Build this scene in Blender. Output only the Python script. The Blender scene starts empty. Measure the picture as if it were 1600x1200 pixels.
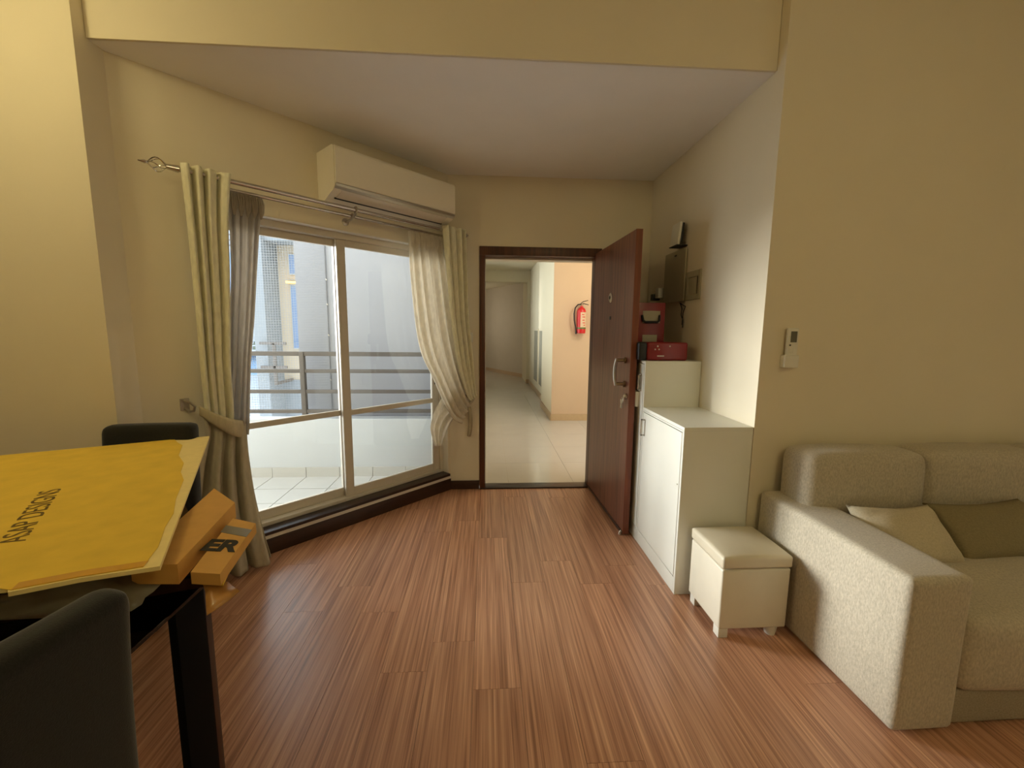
import bpy, bmesh, math, random
from mathutils import Vector, Matrix
random.seed(7)
C = bpy.context.scene.collection
SC = bpy.context.scene
PI = math.pi

# ------------------------------------------------------------------ camera, sky, sun, lamps, exposure
cam_d = bpy.data.cameras.new('camera')
cam = bpy.data.objects.new('camera', cam_d)
C.objects.link(cam)
SC.camera = cam
cam_d.sensor_width = 36.0
cam_d.lens = 655.0 / 1600.0 * 36.0
cam_d.clip_start = 0.02
pitch, yaw, roll = math.radians(7.474), math.radians(-3.446), math.radians(0.558)
cp, sp, cy_, sy_, cr, sr = math.cos(pitch), math.sin(pitch), math.cos(yaw), math.sin(yaw), math.cos(roll), math.sin(roll)
Ro = Matrix(((cr, -sr, 0), (sr, cr, 0), (0, 0, 1)))
Pm = Matrix(((1, 0, 0), (0, cp, -sp), (0, sp, cp)))
Bm = Matrix(((1, 0, 0), (0, 0, -1), (0, 1, 0)))
Ym = Matrix(((cy_, sy_, 0), (-sy_, cy_, 0), (0, 0, 1)))
M = Ro @ Pm @ Bm @ Ym
R = Matrix((M[0], -M[1], -M[2])).transposed()
cam.matrix_world = Matrix.Translation((0, 0, 1.40)) @ R.to_4x4()

world = bpy.data.worlds.new('overcast_sky')
SC.world = world
world.use_nodes = True
wb = world.node_tree.nodes['Background']
wb.inputs['Color'].default_value = (0.88, 0.95, 1.0, 1)
wb.inputs['Strength'].default_value = 4.3

sun_d = bpy.data.lights.new('hazy_sun', 'SUN')
sun_d.energy = 6.3
sun_d.angle = math.radians(18)
sun_d.color = (1.0, 0.985, 0.95)
sun = bpy.data.objects.new('hazy_sun', sun_d)
C.objects.link(sun)
sun.rotation_euler = Vector((0.885, -0.47, -0.115)).to_track_quat('-Z', 'Y').to_euler()


def lamp(name, loc, power, col, radius=0.12):
    d = bpy.data.lights.new(name, 'POINT')
    d.energy = power
    d.color = col
    d.shadow_soft_size = radius
    o = bpy.data.objects.new(name, d)
    C.objects.link(o)
    o.location = loc
    return o


WARM = (1.0, 0.84, 0.42)
lamp('dining_lamp', (-1.98, 1.10, 2.70), 17, WARM, 0.14)
lamp('living_fill', (1.3, -0.9, 2.75), 26, WARM, 0.2)  # warm fill added behind the camera for the sofa wall, no fixture seen

SC.view_settings.view_transform = 'Standard'
SC.view_settings.look = 'None'
SC.view_settings.gamma = 1.0
SC.view_settings.use_curve_mapping = False
SC.view_settings.exposure = 0.0


# ------------------------------------------------------------------ materials
def lin(c):
    return tuple((x / 255 / 12.92) if x / 255 <= 0.04045 else ((x / 255 + 0.055) / 1.055) ** 2.4 for x in c)


class NT:
    def __init__(s, name):
        s.m = bpy.data.materials.new(name)
        s.m.use_nodes = True
        s.t = s.m.node_tree
        s.b = s.t.nodes['Principled BSDF']
        s.out = s.t.nodes['Material Output']

    def n(s, typ, **kw):
        x = s.t.nodes.new(typ)
        for k, v in kw.items():
            if k.startswith('i_'):
                key = k[2:]
                x.inputs[int(key) if key.isdigit() else key.replace('_', ' ')].default_value = v
            else:
                setattr(x, k, v)
        return x

    def l(s, a, b):
        s.t.links.new(a, b)


def mat(name, col, rough=0.5, metal=0.0, var=0.08, scale=30.0, bump=0.0, bscale=200.0, spec=0.5, coat=0.0, stretch=(1, 1, 1), sheen=0.0, srgb=True):
    k = NT(name)
    c = lin(col) if srgb else col
    k.b.inputs['Roughness'].default_value = rough
    k.b.inputs['Metallic'].default_value = metal
    k.b.inputs['Specular IOR Level'].default_value = spec
    k.b.inputs['Coat Weight'].default_value = coat
    k.b.inputs['Coat Roughness'].default_value = 0.15
    if sheen:
        k.b.inputs['Sheen Weight'].default_value = sheen
    tc = k.n('ShaderNodeTexCoord')
    mp = k.n('ShaderNodeMapping')
    mp.inputs['Scale'].default_value = stretch
    k.l(tc.outputs['Object'], mp.inputs['Vector'])
    nz = k.n('ShaderNodeTexNoise', i_Scale=scale, i_Detail=4.0)
    k.l(mp.outputs['Vector'], nz.inputs['Vector'])
    rp = k.n('ShaderNodeValToRGB')
    rp.color_ramp.elements[0].position = 0.25
    rp.color_ramp.elements[1].position = 0.75
    rp.color_ramp.elements[0].color = (*[x * (1 - var) for x in c], 1)
    rp.color_ramp.elements[1].color = (*[min(1, x * (1 + var)) for x in c], 1)
    k.l(nz.outputs['Fac'], rp.inputs['Fac'])
    k.l(rp.outputs['Color'], k.b.inputs['Base Color'])
    if bump:
        n2 = k.n('ShaderNodeTexNoise', i_Scale=bscale, i_Detail=3.0)
        k.l(mp.outputs['Vector'], n2.inputs['Vector'])
        bp = k.n('ShaderNodeBump', i_Strength=bump, i_Distance=0.002)
        k.l(n2.outputs['Fac'], bp.inputs['Height'])
        k.l(bp.outputs['Normal'], k.b.inputs['Normal'])
    return k.m


def wood_floor_mat():
    k = NT('striped_laminate')
    tc = k.n('ShaderNodeTexCoord')
    oi = k.n('ShaderNodeObjectInfo')
    add = k.n('ShaderNodeVectorMath', operation='ADD')
    mul = k.n('ShaderNodeVectorMath', operation='SCALE')
    mul.inputs['Scale'].default_value = 37.0
    cx = k.n('ShaderNodeCombineXYZ')
    k.l(oi.outputs['Random'], cx.inputs[0])
    k.l(oi.outputs['Random'], cx.inputs[1])
    k.l(cx.outputs[0], mul.inputs[0])
    k.l(tc.outputs['Object'], add.inputs[0])
    k.l(mul.outputs[0], add.inputs[1])
    mp = k.n('ShaderNodeMapping')
    mp.inputs['Scale'].default_value = (1.0, 0.012, 1.0)
    k.l(add.outputs[0], mp.inputs['Vector'])
    n1 = k.n('ShaderNodeTexNoise', i_Scale=70.0, i_Detail=3.0, i_Roughness=0.6)
    k.l(mp.outputs[0], n1.inputs['Vector'])
    n2 = k.n('ShaderNodeTexNoise', i_Scale=260.0, i_Detail=2.0)
    k.l(mp.outputs[0], n2.inputs['Vector'])
    mx = k.n('ShaderNodeMath', operation='MULTIPLY_ADD')
    mx.inputs[1].default_value = 0.35
    k.l(n2.outputs['Fac'], mx.inputs[0])
    m2 = k.n('ShaderNodeMath', operation='MULTIPLY')
    m2.inputs[1].default_value = 0.65
    k.l(n1.outputs['Fac'], m2.inputs[0])
    k.l(m2.outputs[0], mx.inputs[2])
    rp = k.n('ShaderNodeValToRGB')
    e = rp.color_ramp.elements
    e[0].position = 0.36
    e[0].color = (*lin((144, 102, 78)), 1)
    e[1].position = 0.66
    e[1].color = (*lin((218, 174, 140)), 1)
    for p, c in ((0.44, (168, 120, 94)), (0.50, (186, 138, 110)), (0.56, (196, 148, 118))):
        q = e.new(p)
        q.color = (*lin(c), 1)
    k.l(mx.outputs[0], rp.inputs['Fac'])
    hs = k.n('ShaderNodeHueSaturation')
    mr = k.n('ShaderNodeMapRange')
    mr.inputs['To Min'].default_value = 0.99
    mr.inputs['To Max'].default_value = 1.17
    k.l(oi.outputs['Random'], mr.inputs['Value'])
    k.l(mr.outputs[0], hs.inputs['Value'])
    k.l(rp.outputs['Color'], hs.inputs['Color'])
    k.l(hs.outputs['Color'], k.b.inputs['Base Color'])
    k.b.inputs['Roughness'].default_value = 0.28
    k.b.inputs['Specular IOR Level'].default_value = 0.6
    bp = k.n('ShaderNodeBump', i_Strength=0.06, i_Distance=0.001)
    k.l(n2.outputs['Fac'], bp.inputs['Height'])
    k.l(bp.outputs['Normal'], k.b.inputs['Normal'])
    return k.m


def grain_mat(name, dark, light, rough=0.35, scale=40.0, stretch=(1, 1, 0.05), coat=0.0):
    k = NT(name)
    tc = k.n('ShaderNodeTexCoord')
    mp = k.n('ShaderNodeMapping')
    mp.inputs['Scale'].default_value = stretch
    k.l(tc.outputs['Object'], mp.inputs['Vector'])
    n1 = k.n('ShaderNodeTexNoise', i_Scale=scale, i_Detail=5.0, i_Roughness=0.6)
    k.l(mp.outputs[0], n1.inputs['Vector'])
    rp = k.n('ShaderNodeValToRGB')
    rp.color_ramp.elements[0].position = 0.3
    rp.color_ramp.elements[1].position = 0.7
    rp.color_ramp.elements[0].color = (*lin(dark), 1)
    rp.color_ramp.elements[1].color = (*lin(light), 1)
    k.l(n1.outputs['Fac'], rp.inputs['Fac'])
    k.l(rp.outputs['Color'], k.b.inputs['Base Color'])
    k.b.inputs['Roughness'].default_value = rough
    k.b.inputs['Coat Weight'].default_value = coat
    k.b.inputs['Coat Roughness'].default_value = 0.12
    return k.m


def cloth_mat(name, col, transl=0.3, open_=0.0, weave=420.0):
    k = NT(name)
    c = lin(col)
    tc = k.n('ShaderNodeTexCoord')
    nz = k.n('ShaderNodeTexNoise', i_Scale=60.0, i_Detail=4.0)
    mp = k.n('ShaderNodeMapping')
    mp.inputs['Scale'].default_value = (1, 1, 0.3)
    k.l(tc.outputs['Object'], mp.inputs[0])
    k.l(mp.outputs[0], nz.inputs['Vector'])
    rp = k.n('ShaderNodeValToRGB')
    rp.color_ramp.elements[0].position = 0.3
    rp.color_ramp.elements[1].position = 0.7
    rp.color_ramp.elements[0].color = (*[x * 0.9 for x in c], 1)
    rp.color_ramp.elements[1].color = (*[min(1, x * 1.08) for x in c], 1)
    k.l(nz.outputs['Fac'], rp.inputs['Fac'])
    df = k.n('ShaderNodeBsdfDiffuse')
    tl = k.n('ShaderNodeBsdfTranslucent')
    k.l(rp.outputs['Color'], df.inputs['Color'])
    k.l(rp.outputs['Color'], tl.inputs['Color'])
    mx = k.n('ShaderNodeMixShader')
    mx.inputs[0].default_value = transl
    k.l(df.outputs[0], mx.inputs[1])
    k.l(tl.outputs[0], mx.inputs[2])
    n2 = k.n('ShaderNodeTexNoise', i_Scale=weave, i_Detail=1.0)
    k.l(tc.outputs['Object'], n2.inputs['Vector'])
    bp = k.n('ShaderNodeBump', i_Strength=0.25, i_Distance=0.002)
    k.l(n2.outputs['Fac'], bp.inputs['Height'])
    k.l(bp.outputs['Normal'], df.inputs['Normal'])
    last = mx
    if open_:
        tr = k.n('ShaderNodeBsdfTransparent')
        m2 = k.n('ShaderNodeMixShader')
        m2.inputs[0].default_value = open_
        k.l(mx.outputs[0], m2.inputs[1])
        k.l(tr.outputs[0], m2.inputs[2])
        last = m2
    k.l(last.outputs[0], k.out.inputs['Surface'])
    return k.m


def glass_mat(name='window_glass', tint=(0.97, 0.985, 0.98)):
    k = NT(name)
    tr = k.n('ShaderNodeBsdfTransparent')
    tr.inputs['Color'].default_value = (*tint, 1)
    gl = k.n('ShaderNodeBsdfGlossy')
    gl.inputs['Roughness'].default_value = 0.02
    fr = k.n('ShaderNodeFresnel')
    fr.inputs['IOR'].default_value = 1.45
    mx = k.n('ShaderNodeMixShader')
    k.l(fr.outputs[0], mx.inputs[0])
    k.l(tr.outputs[0], mx.inputs[1])
    k.l(gl.outputs[0], mx.inputs[2])
    k.l(mx.outputs[0], k.out.inputs['Surface'])
    return k.m


def emit_mat(name, col, s):
    k = NT(name)
    k.b.inputs['Base Color'].default_value = (*lin(col), 1)
    k.b.inputs['Emission Color'].default_value = (*lin(col), 1)
    k.b.inputs['Emission Strength'].default_value = s
    return k.m


MW = mat('cream_wall_paint', (230, 219, 194), 0.75, var=0.015, scale=4, bump=0.12, bscale=160)
MCEIL = mat('ceiling_paint', (246, 243, 238), 0.85, var=0.015, scale=5, bump=0.05)
MFLOOR = wood_floor_mat()
MDARKTRIM = grain_mat('dark_skirting_wood', (40, 24, 16), (66, 40, 28), 0.4, 30, (0.1, 0.1, 1))
MFRAMEW = grain_mat('door_frame_wood', (58, 30, 16), (98, 52, 28), 0.4, 40, (1, 1, 0.06))
MDOOR = grain_mat('door_veneer', (90, 52, 40), (134, 84, 64), 0.36, 34, (1, 1, 0.05), 0.0)
MDOOREDGE = grain_mat('door_edge_wood', (104, 50, 24), (134, 70, 38), 0.42, 40, (1, 1, 0.05))
MALU = mat('cream_aluminium', (212, 202, 184), 0.4, var=0.02)
MGLASS = glass_mat()
MGRAN = mat('dark_granite', (52, 34, 28), 0.3, var=0.2, scale=150)
MWHITE = mat('white_laminate', (232, 231, 220), 0.42, var=0.01, scale=8)
MWHITE2 = mat('white_plastic', (226, 222, 208), 0.4, var=0.01)
MAC = mat('ac_plastic', (240, 232, 214), 0.42, var=0.01)
MACD = mat('ac_louvre_grey', (226, 216, 202), 0.4, var=0.03)
MSILV = mat('silver_strip', (200, 196, 186), 0.28, 0.8, var=0.03)
MCHROME = mat('brushed_nickel', (190, 182, 170), 0.28, 1.0, var=0.04)
MSTEEL = mat('curtain_rod_steel', (205, 200, 192), 0.2, 1.0, var=0.04)
MBRASS = mat('bronze_lock_metal', (150, 128, 100), 0.35, 0.9, var=0.05)
MBLACK = mat('black_plastic', (22, 21, 20), 0.45, var=0.1)
MSOFA = mat('grey_beige_chenille', (188, 178, 158), 0.95, var=0.22, scale=170, bump=0.5, bscale=320, spec=0.15, stretch=(1, 1, 0.45), sheen=0.2)
MSOFAD = mat('sofa_base_fabric', (160, 150, 130), 0.95, var=0.2, scale=170, bump=0.5, bscale=320, spec=0.15)
MCUSH = mat('beige_cushion_cloth', (196, 184, 158), 0.95, var=0.12, scale=150, bump=0.3, bscale=300, spec=0.15)
MCUSH2 = mat('olive_cushion_cloth', (140, 128, 98), 0.95, var=0.12, scale=150, bump=0.3, bscale=300, spec=0.15)
MLEATH = mat('ivory_leatherette', (226, 218, 198), 0.38, var=0.03, scale=12, bump=0.15, bscale=260)
MLEATH2 = mat('ivory_leatherette_lid', (218, 208, 184), 0.34, var=0.03, scale=12, bump=0.2, bscale=180)
MCURT = cloth_mat('olive_cream_curtain', (244, 239, 212), 0.14)
MSHEER = cloth_mat('grey_linen_sheer', (196, 186, 170), 0.42, 0.10)
MSHEER2 = cloth_mat('cream_linen_sheer', (240, 233, 218), 0.50, 0.05)
MLINEN = cloth_mat('beige_linen', (206, 196, 172), 0.25)
MBAND = cloth_mat('tieback_linen', (204, 192, 160), 0.12)
MCHAIR = mat('black_chair_fabric', (34, 34, 32), 0.9, var=0.25, scale=220, bump=0.3, bscale=400, spec=0.2, sheen=0.25)
MLEG = mat('black_lacquer', (9, 9, 9), 0.75, var=0.1, spec=0.1)
MLEGB = grain_mat('dark_brown_wood', (44, 24, 16), (70, 38, 24), 0.45, 30)
MKRAFT = mat('kraft_cardboard', (240, 202, 80), 0.8, var=0.07, scale=14, bump=0.12, bscale=90, spec=0.2)
MKRAFTL = mat('torn_inner_cardboard', (250, 228, 158), 0.85, var=0.05, scale=30, spec=0.2)
MKRAFTT = mat('brown_packing_tape', (222, 164, 40), 0.3, var=0.04, scale=10)
MCART = mat('brown_carton', (214, 166, 92), 0.8, var=0.06, scale=20, spec=0.2)
MCARTE = mat('carton_side', (160, 116, 64), 0.85, var=0.08, scale=20, spec=0.2)
MINK = mat('black_print_ink', (44, 38, 20), 0.8, var=0.1)
MINK2 = mat('faded_stencil_ink', (112, 90, 34), 0.85, var=0.25, scale=60)
MBOARD = mat('dark_wrapped_board', (58, 36, 24), 0.25, var=0.2, scale=20)
MFILM = mat('grey_plastic_film', (122, 116, 100), 0.3, var=0.15, scale=15)
MTAPE = mat('clear_amber_tape', (190, 140, 80), 0.2, var=0.1)
MRED = mat('fire_red', (196, 26, 30), 0.35, var=0.05)
MREDD = mat('deep_red_gloss', (128, 10, 16), 0.35, var=0.06, coat=0.3)
MLABEL = mat('extinguisher_label', (214, 188, 160), 0.6, var=0.08, scale=40)
MGREEN = mat('green_label_band', (96, 110, 60), 0.6)
MRUBBER = mat('black_rubber', (28, 22, 18), 0.6)
MTILE = mat('glossy_corridor_tile', (200, 194, 186), 0.035, var=0.03, scale=3, spec=0.6)
MGROUT = mat('grout', (170, 156, 136), 0.8)
MCORW = mat('corridor_cream_paint', (222, 212, 186), 0.7, var=0.01, scale=4)
MPILL = mat('corridor_peach', (208, 180, 150), 0.7, var=0.02, scale=4)  # flat peach tone for the front of the corridor wall end
MCORG = mat('corridor_grey_paint', (206, 196, 180), 0.8, var=0.02, scale=4)
MSKIRT = mat('corridor_tile_skirting', (192, 164, 128), 0.3, var=0.04)
MVENT = mat('grey_vent_panel', (150, 146, 128), 0.5, var=0.04)
MBALT = mat('balcony_tile', (178, 176, 171), 0.35, var=0.03, scale=5)
MBALG = mat('balcony_grout', (110, 106, 98), 0.9)
MOUT = mat('outside_white_wall', (154, 156, 164), 0.9, var=0.02, scale=2, bump=0.1, bscale=30)
MPARA = mat('parapet_paint', (184, 187, 190), 0.85, var=0.015, scale=3)
MRAIL = mat('grey_painted_rail', (88, 82, 78), 0.55, var=0.06)
MNET = mat('bird_net_cord', (150, 154, 162), 0.8)
MROPE = mat('net_edge_rope', (120, 122, 128), 0.8)
MFG = mat('facade_grey', (124, 130, 136), 0.9, var=0.04)
MFB = mat('facade_beige', (176, 164, 146), 0.9, var=0.03)
MFW = mat('facade_white', (164, 174, 186), 0.9, var=0.03)
MFBL = mat('facade_blue', (104, 134, 166), 0.8, var=0.04)
MFPK = mat('facade_pinkish_slab', (150, 142, 142), 0.9)
MBGL = mat('blue_window_pane', (92, 116, 150), 0.15, var=0.05)
MPLANT = mat('balcony_plant_leaves', (82, 104, 70), 0.7, var=0.3, scale=30)
MGLOW = emit_mat('sunlit_ledge_glow', (255, 200, 90), 4.0)  # emission stands in for sunlight on the far ledge
MSCREEN = mat('grey_lcd', (92, 90, 72), 0.25, var=0.02)
MDB = mat('grey_panel_box', (168, 160, 132), 0.5, var=0.02)
MGOLD = mat('brass_plate', (170, 140, 90), 0.4, 0.8)
MCREAMP = mat('reveal_white', (232, 226, 212), 0.8, var=0.01)

# ------------------------------------------------------------------ helpers
S = math.sqrt(0.5)
C0 = Vector((-0.318, 3.565, 0))


def WP(u, off, z):
    return Vector((C0.x - S * u + S * off, C0.y - S * u - S * off, z))


MWALL = Matrix(((-S, S, 0, C0.x), (-S, -S, 0, C0.y), (0, 0, 1, 0), (0, 0, 0, 1)))


def BM():
    return bmesh.new()


def add_box(bm, x0, x1, y0, y1, z0, z1, bev=0.0, seg=2, mtx=None, rot=None):
    vs = [bm.verts.new((x, y, z)) for x in (x0, x1) for y in (y0, y1) for z in (z0, z1)]
    f = [(0, 1, 3, 2), (4, 6, 7, 5), (0, 4, 5, 1), (2, 3, 7, 6), (0, 2, 6, 4), (1, 5, 7, 3)]
    fs = [bm.faces.new([vs[i] for i in q]) for q in f]
    if bev > 0:
        es = list({e for q in fs for e in q.edges})
        r = bmesh.ops.bevel(bm, geom=es, offset=bev, segments=seg, profile=0.6, affect='EDGES')
        vs = list({v for q in r['faces'] for v in q.verts} | {v for v in vs if v.is_valid})
    if rot is not None:
        c = Vector(((x0 + x1) / 2, (y0 + y1) / 2, (z0 + z1) / 2))
        for v in vs:
            v.co = c + rot @ (v.co - c)
    if mtx is not None:
        for v in vs:
            v.co = mtx @ v.co
    return vs


def add_prism(bm, poly, z0, z1):
    a = [bm.verts.new((x, y, z0)) for x, y in poly]
    b = [bm.verts.new((x, y, z1)) for x, y in poly]
    n = len(poly)
    bm.faces.new(a[::-1])
    bm.faces.new(b)
    for i in range(n):
        bm.faces.new((a[i], a[(i + 1) % n], b[(i + 1) % n], b[i]))
    return a + b


def add_tube(bm, pts, r, seg=8, cap=True):
    pts = [Vector(p) for p in pts]
    rr = r if isinstance(r, (list, tuple)) else [r] * len(pts)
    rings = []
    prev = None
    for i, p in enumerate(pts):
        d = (pts[min(i + 1, len(pts) - 1)] - pts[max(i - 1, 0)]).normalized()
        if prev is None:
            a = Vector((0, 0, 1)) if abs(d.z) < 0.9 else Vector((1, 0, 0))
            e1 = d.cross(a).normalized()
        else:
            e1 = (prev - d * prev.dot(d)).normalized()
        prev = e1
        e2 = d.cross(e1)
        rings.append([bm.verts.new(p + (e1 * math.cos(2 * PI * k / seg) + e2 * math.sin(2 * PI * k / seg)) * rr[i]) for k in range(seg)])
    for i in range(len(rings) - 1):
        for k in range(seg):
            bm.faces.new((rings[i][k], rings[i][(k + 1) % seg], rings[i + 1][(k + 1) % seg], rings[i + 1][k]))
    if cap:
        bm.faces.new(rings[0][::-1])
        bm.faces.new(rings[-1])


def add_lathe(bm, c, prof, seg=20, axis='z'):
    rings = []
    for r, h in prof:
        ring = []
        for k in range(seg):
            a = 2 * PI * k / seg
            q = (r * math.cos(a), r * math.sin(a), h)
            if axis == 'y':
                q = (q[0], q[2], q[1])
            if axis == 'x':
                q = (q[2], q[0], q[1])
            ring.append(bm.verts.new((c[0] + q[0], c[1] + q[1], c[2] + q[2])))
        rings.append(ring)
    for i in range(len(rings) - 1):
        for k in range(seg):
            bm.faces.new((rings[i][k], rings[i][(k + 1) % seg], rings[i + 1][(k + 1) % seg], rings[i + 1][k]))
    bm.faces.new(rings[0][::-1])
    bm.faces.new(rings[-1])


def root_loc(o):
    while o.parent:
        o = o.parent
    return o.location.copy()


def obj(name, bm, m, parent=None, smooth=False, loc=None, label=None):
    """loc: world location of a top-level object's origin; the mesh is built in world space"""
    bmesh.ops.recalc_face_normals(bm, faces=bm.faces)
    base = root_loc(parent) if parent else Vector(loc) if loc is not None else Vector((0, 0, 0))
    bmesh.ops.translate(bm, verts=bm.verts, vec=-base)
    me = bpy.data.meshes.new(name)
    bm.to_mesh(me)
    bm.free()
    me.materials.append(m)
    if smooth:
        for p in me.polygons:
            p.use_smooth = True
        if smooth != 'all':
            try:
                me.set_sharp_from_angle(angle=math.radians(40))
            except Exception:
                pass
    o = bpy.data.objects.new(name, me)
    C.objects.link(o)
    if parent:
        o.parent = parent
    else:
        o.location = base
    if label:
        o['label'] = label
    return o


def thing(name, label, cat, loc=(0, 0, 0), group=None):
    o = bpy.data.objects.new(name, None)
    o.empty_display_size = 0.05
    C.objects.link(o)
    o.location = loc
    o['label'] = label
    o['category'] = cat
    if group:
        o['group'] = group
    return o


def tag(o, label, cat, group=None):
    o['label'] = label
    o['category'] = cat
    if group:
        o['group'] = group
    return o


def struct(o, label, cat):
    o['kind'] = 'structure'
    o['label'] = label
    o['category'] = cat
    return o


def sempty(name, label, cat, loc=(0, 0, 0)):
    return struct(thing(name, label, cat, loc), label, cat)


def boxo(name, b, m, parent=None, bev=0.0, seg=2, mtx=None, smooth=False, rot=None, label=None):
    bm = BM()
    add_box(bm, *b, bev=bev, seg=seg, mtx=mtx, rot=rot)
    return obj(name, bm, m, parent, smooth=smooth or bev > 0, label=label)


def text_mesh(name, body, size, mtx, m, parent, depth=0.0004, sx=1.0, bold=0.0):
    cu = bpy.data.curves.new('t', 'FONT')
    cu.body = body
    cu.size = size
    cu.extrude = depth
    cu.offset = bold
    cu.align_x = 'LEFT'
    ob = bpy.data.objects.new('t', cu)
    C.objects.link(ob)
    dg = bpy.context.evaluated_depsgraph_get()
    dg.update()
    me = bpy.data.meshes.new_from_object(ob.evaluated_get(dg))
    bpy.data.objects.remove(ob)
    base = root_loc(parent)
    for v in me.vertices:
        v.co = (mtx @ Vector((v.co.x * sx, v.co.y, v.co.z))) - base
    me.materials.clear()
    me.materials.append(m)
    o = bpy.data.objects.new(name, me)
    C.objects.link(o)
    o.parent = parent
    return o


# ------------------------------------------------------------------ room shell
YB, YS, XR, ZC, ZM = 3.565, 2.02, 1.365, 2.62, 2.98
fl = struct(boxo('floor', (-3.6, 3.6, -3.0, 3.60, -0.15, -0.011), MLEGB), 'floor laid with brown striped laminate planks', 'floor')
# planks: 0.19 m wide, 1.2 m long, end joints as in the room
joint = {-4: 2.17, -3: 1.95, -2: 1.574, -1: 1.735, 0: 1.475, 1: 2.165, 2: 2.375, 3: 2.137}
rng = random.Random(3)


def inside_room(x, y):
    if y > YS and (x > XR + 0.1 or x < -1.72):
        return False
    if y - x > 3.883 + 0.12:
        return False
    return y < 3.6


x = -0.053 - 0.19 * 18
k = -18
while x < 3.55:
    j = joint.get(k, 1.4 + rng.random() * 1.2)
    y = j - 1.2 * 4
    while y < 3.57:
        a, b = max(y, -2.98), min(y + 1.2, 3.562)
        if b - a > 0.02 and b > -0.3:
            poly = [(x + 0.0006, a + 0.0006), (x + 0.1894, a + 0.0006), (x + 0.1894, b - 0.0006), (x + 0.0006, b - 0.0006)]
            # clip to the room: window wall diagonal, left return wall, alcove side wall

            def clip(pl, f):
                out = []
                for i in range(len(pl)):
                    p, q = pl[i], pl[(i + 1) % len(pl)]
                    fp, fq = f(p), f(q)
                    if fp >= 0:
                        out.append(p)
                    if (fp >= 0) != (fq >= 0):
                        t = fp / (fp - fq)
                        out.append((p[0] + (q[0] - p[0]) * t, p[1] + (q[1] - p[1]) * t))
                return out
            poly = clip(poly, lambda p: 3.880 - (p[1] - p[0]))
            if poly and (x < -1.72 or x + 0.19 > XR):
                if x + 0.1 < -1.72 or x + 0.1 > XR:
                    poly = clip(poly, lambda p: YS - p[1])
            if len(poly) > 2:
                bm = BM()
                add_prism(bm, poly, -0.0105, 0.0)
                obj('floor_plank', bm, MFLOOR, fl)
        y += 1.2
    x += 0.19
    k += 1

bm = BM()
add_prism(bm, [(-0.318, YB), (-0.066, YB), (-0.066, 3.765), (-0.46, 3.765), (-0.455, 3.702)], 0, 3.0)
add_box(bm, -0.066, 0.95, YB, 3.765, 2.07, 3.0)
add_box(bm, 0.95, XR + 0.2, YB, 3.765, 0, 3.0)
struct(obj('wall_back', bm, MW), 'cream entrance wall around the doorway', 'wall')
bm = BM()
add_prism(bm, [(-1.72, YS), (-1.72, 2.166), (-1.861, 2.306), (-3.6, 2.306), (-3.6, YS)], 0, 3.0)
struct(obj('wall_left', bm, MW), 'cream wall on the left with a short return towards the window', 'wall')
bm = BM()
add_prism(bm, [(XR, YS), (3.6, YS), (3.6, 2.22), (XR + 0.2, 2.22), (XR + 0.2, YB), (XR, YB)], 0, 3.0)
struct(obj('wall_right', bm, MW), 'cream wall behind the sofa turning into the entrance recess', 'wall')
bm = BM()
for b in ((0, 1.986, -0.2, 0, 2.035, 3.0), (0, 1.986, -0.2, 0, 0, 0.13), (1.72, 1.986, -0.2, 0, 0.13, 2.035), (0, 0.022, -0.2, 0, 0.13, 2.035)):
    add_box(bm, *b, mtx=MWALL)
struct(obj('wall_window', bm, MW), 'slanted cream wall holding the sliding balcony window', 'wall')
bm = BM()
for b in ((-3.8, -3.6, -3.2, 2.3, 0, 3.1), (3.6, 3.8, -3.2, 2.3, 0, 3.1), (-3.6, 3.6, -3.2, -3.0, 0, 3.1)):
    add_box(bm, *b)
struct(obj('wall_south', bm, MW), 'cream walls of the room behind the viewer', 'wall')
bm = BM()
add_prism(bm, [(-1.72, 2.09), (XR, 2.09), (XR + 0.1, YB + 0.1), (-0.318, YB + 0.1), (-1.80, 2.2)], ZC, 3.05)
struct(obj('ceiling', bm, MCEIL), 'lowered ceiling over the entrance with a straight drop face', 'ceiling')
struct(boxo('ceiling_main', (-3.7, 3.7, -3.1, 2.2, ZM, 3.1), MCEIL), 'higher ceiling of the living room', 'ceiling')
# the drop face carries the wall paint
struct(boxo('trim_1', (-1.718, XR - 0.002, 2.078, 2.092, ZC, ZM), MW), 'cream drop face where the entrance ceiling steps down', 'fascia')

# skirting and window sill
struct(boxo('baseboard_back', (-0.33, -0.066, YB - 0.014, YB, 0, 0.075), MDARKTRIM, bev=0.003), 'dark wood skirting between window corner and door frame', 'skirting')
struct(boxo('baseboard_window', (0.005, 1.97, 0.0, 0.014, 0, 0.1), MDARKTRIM, bev=0.003, mtx=MWALL), 'dark wood skirting under the window sill', 'skirting')
sl = struct(boxo('trim_2', (0.026, 1.72, -0.075, 0.032, 0.132, 0.153), MGRAN, bev=0.004, mtx=MWALL), 'dark stone window sill slab', 'sill')
struct(boxo('trim_3', (0.01, 1.97, 0.0, 0.02, 0.104, 0.131), MCREAMP, bev=0.003, mtx=MWALL), 'thin cream strip under the dark window sill', 'trim')
struct(boxo('baseboard_left', (-3.59, -1.725, YS - 0.014, YS, 0, 0.09), MDARKTRIM, bev=0.003), 'dark wood skirting along the left wall', 'skirting')

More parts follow.
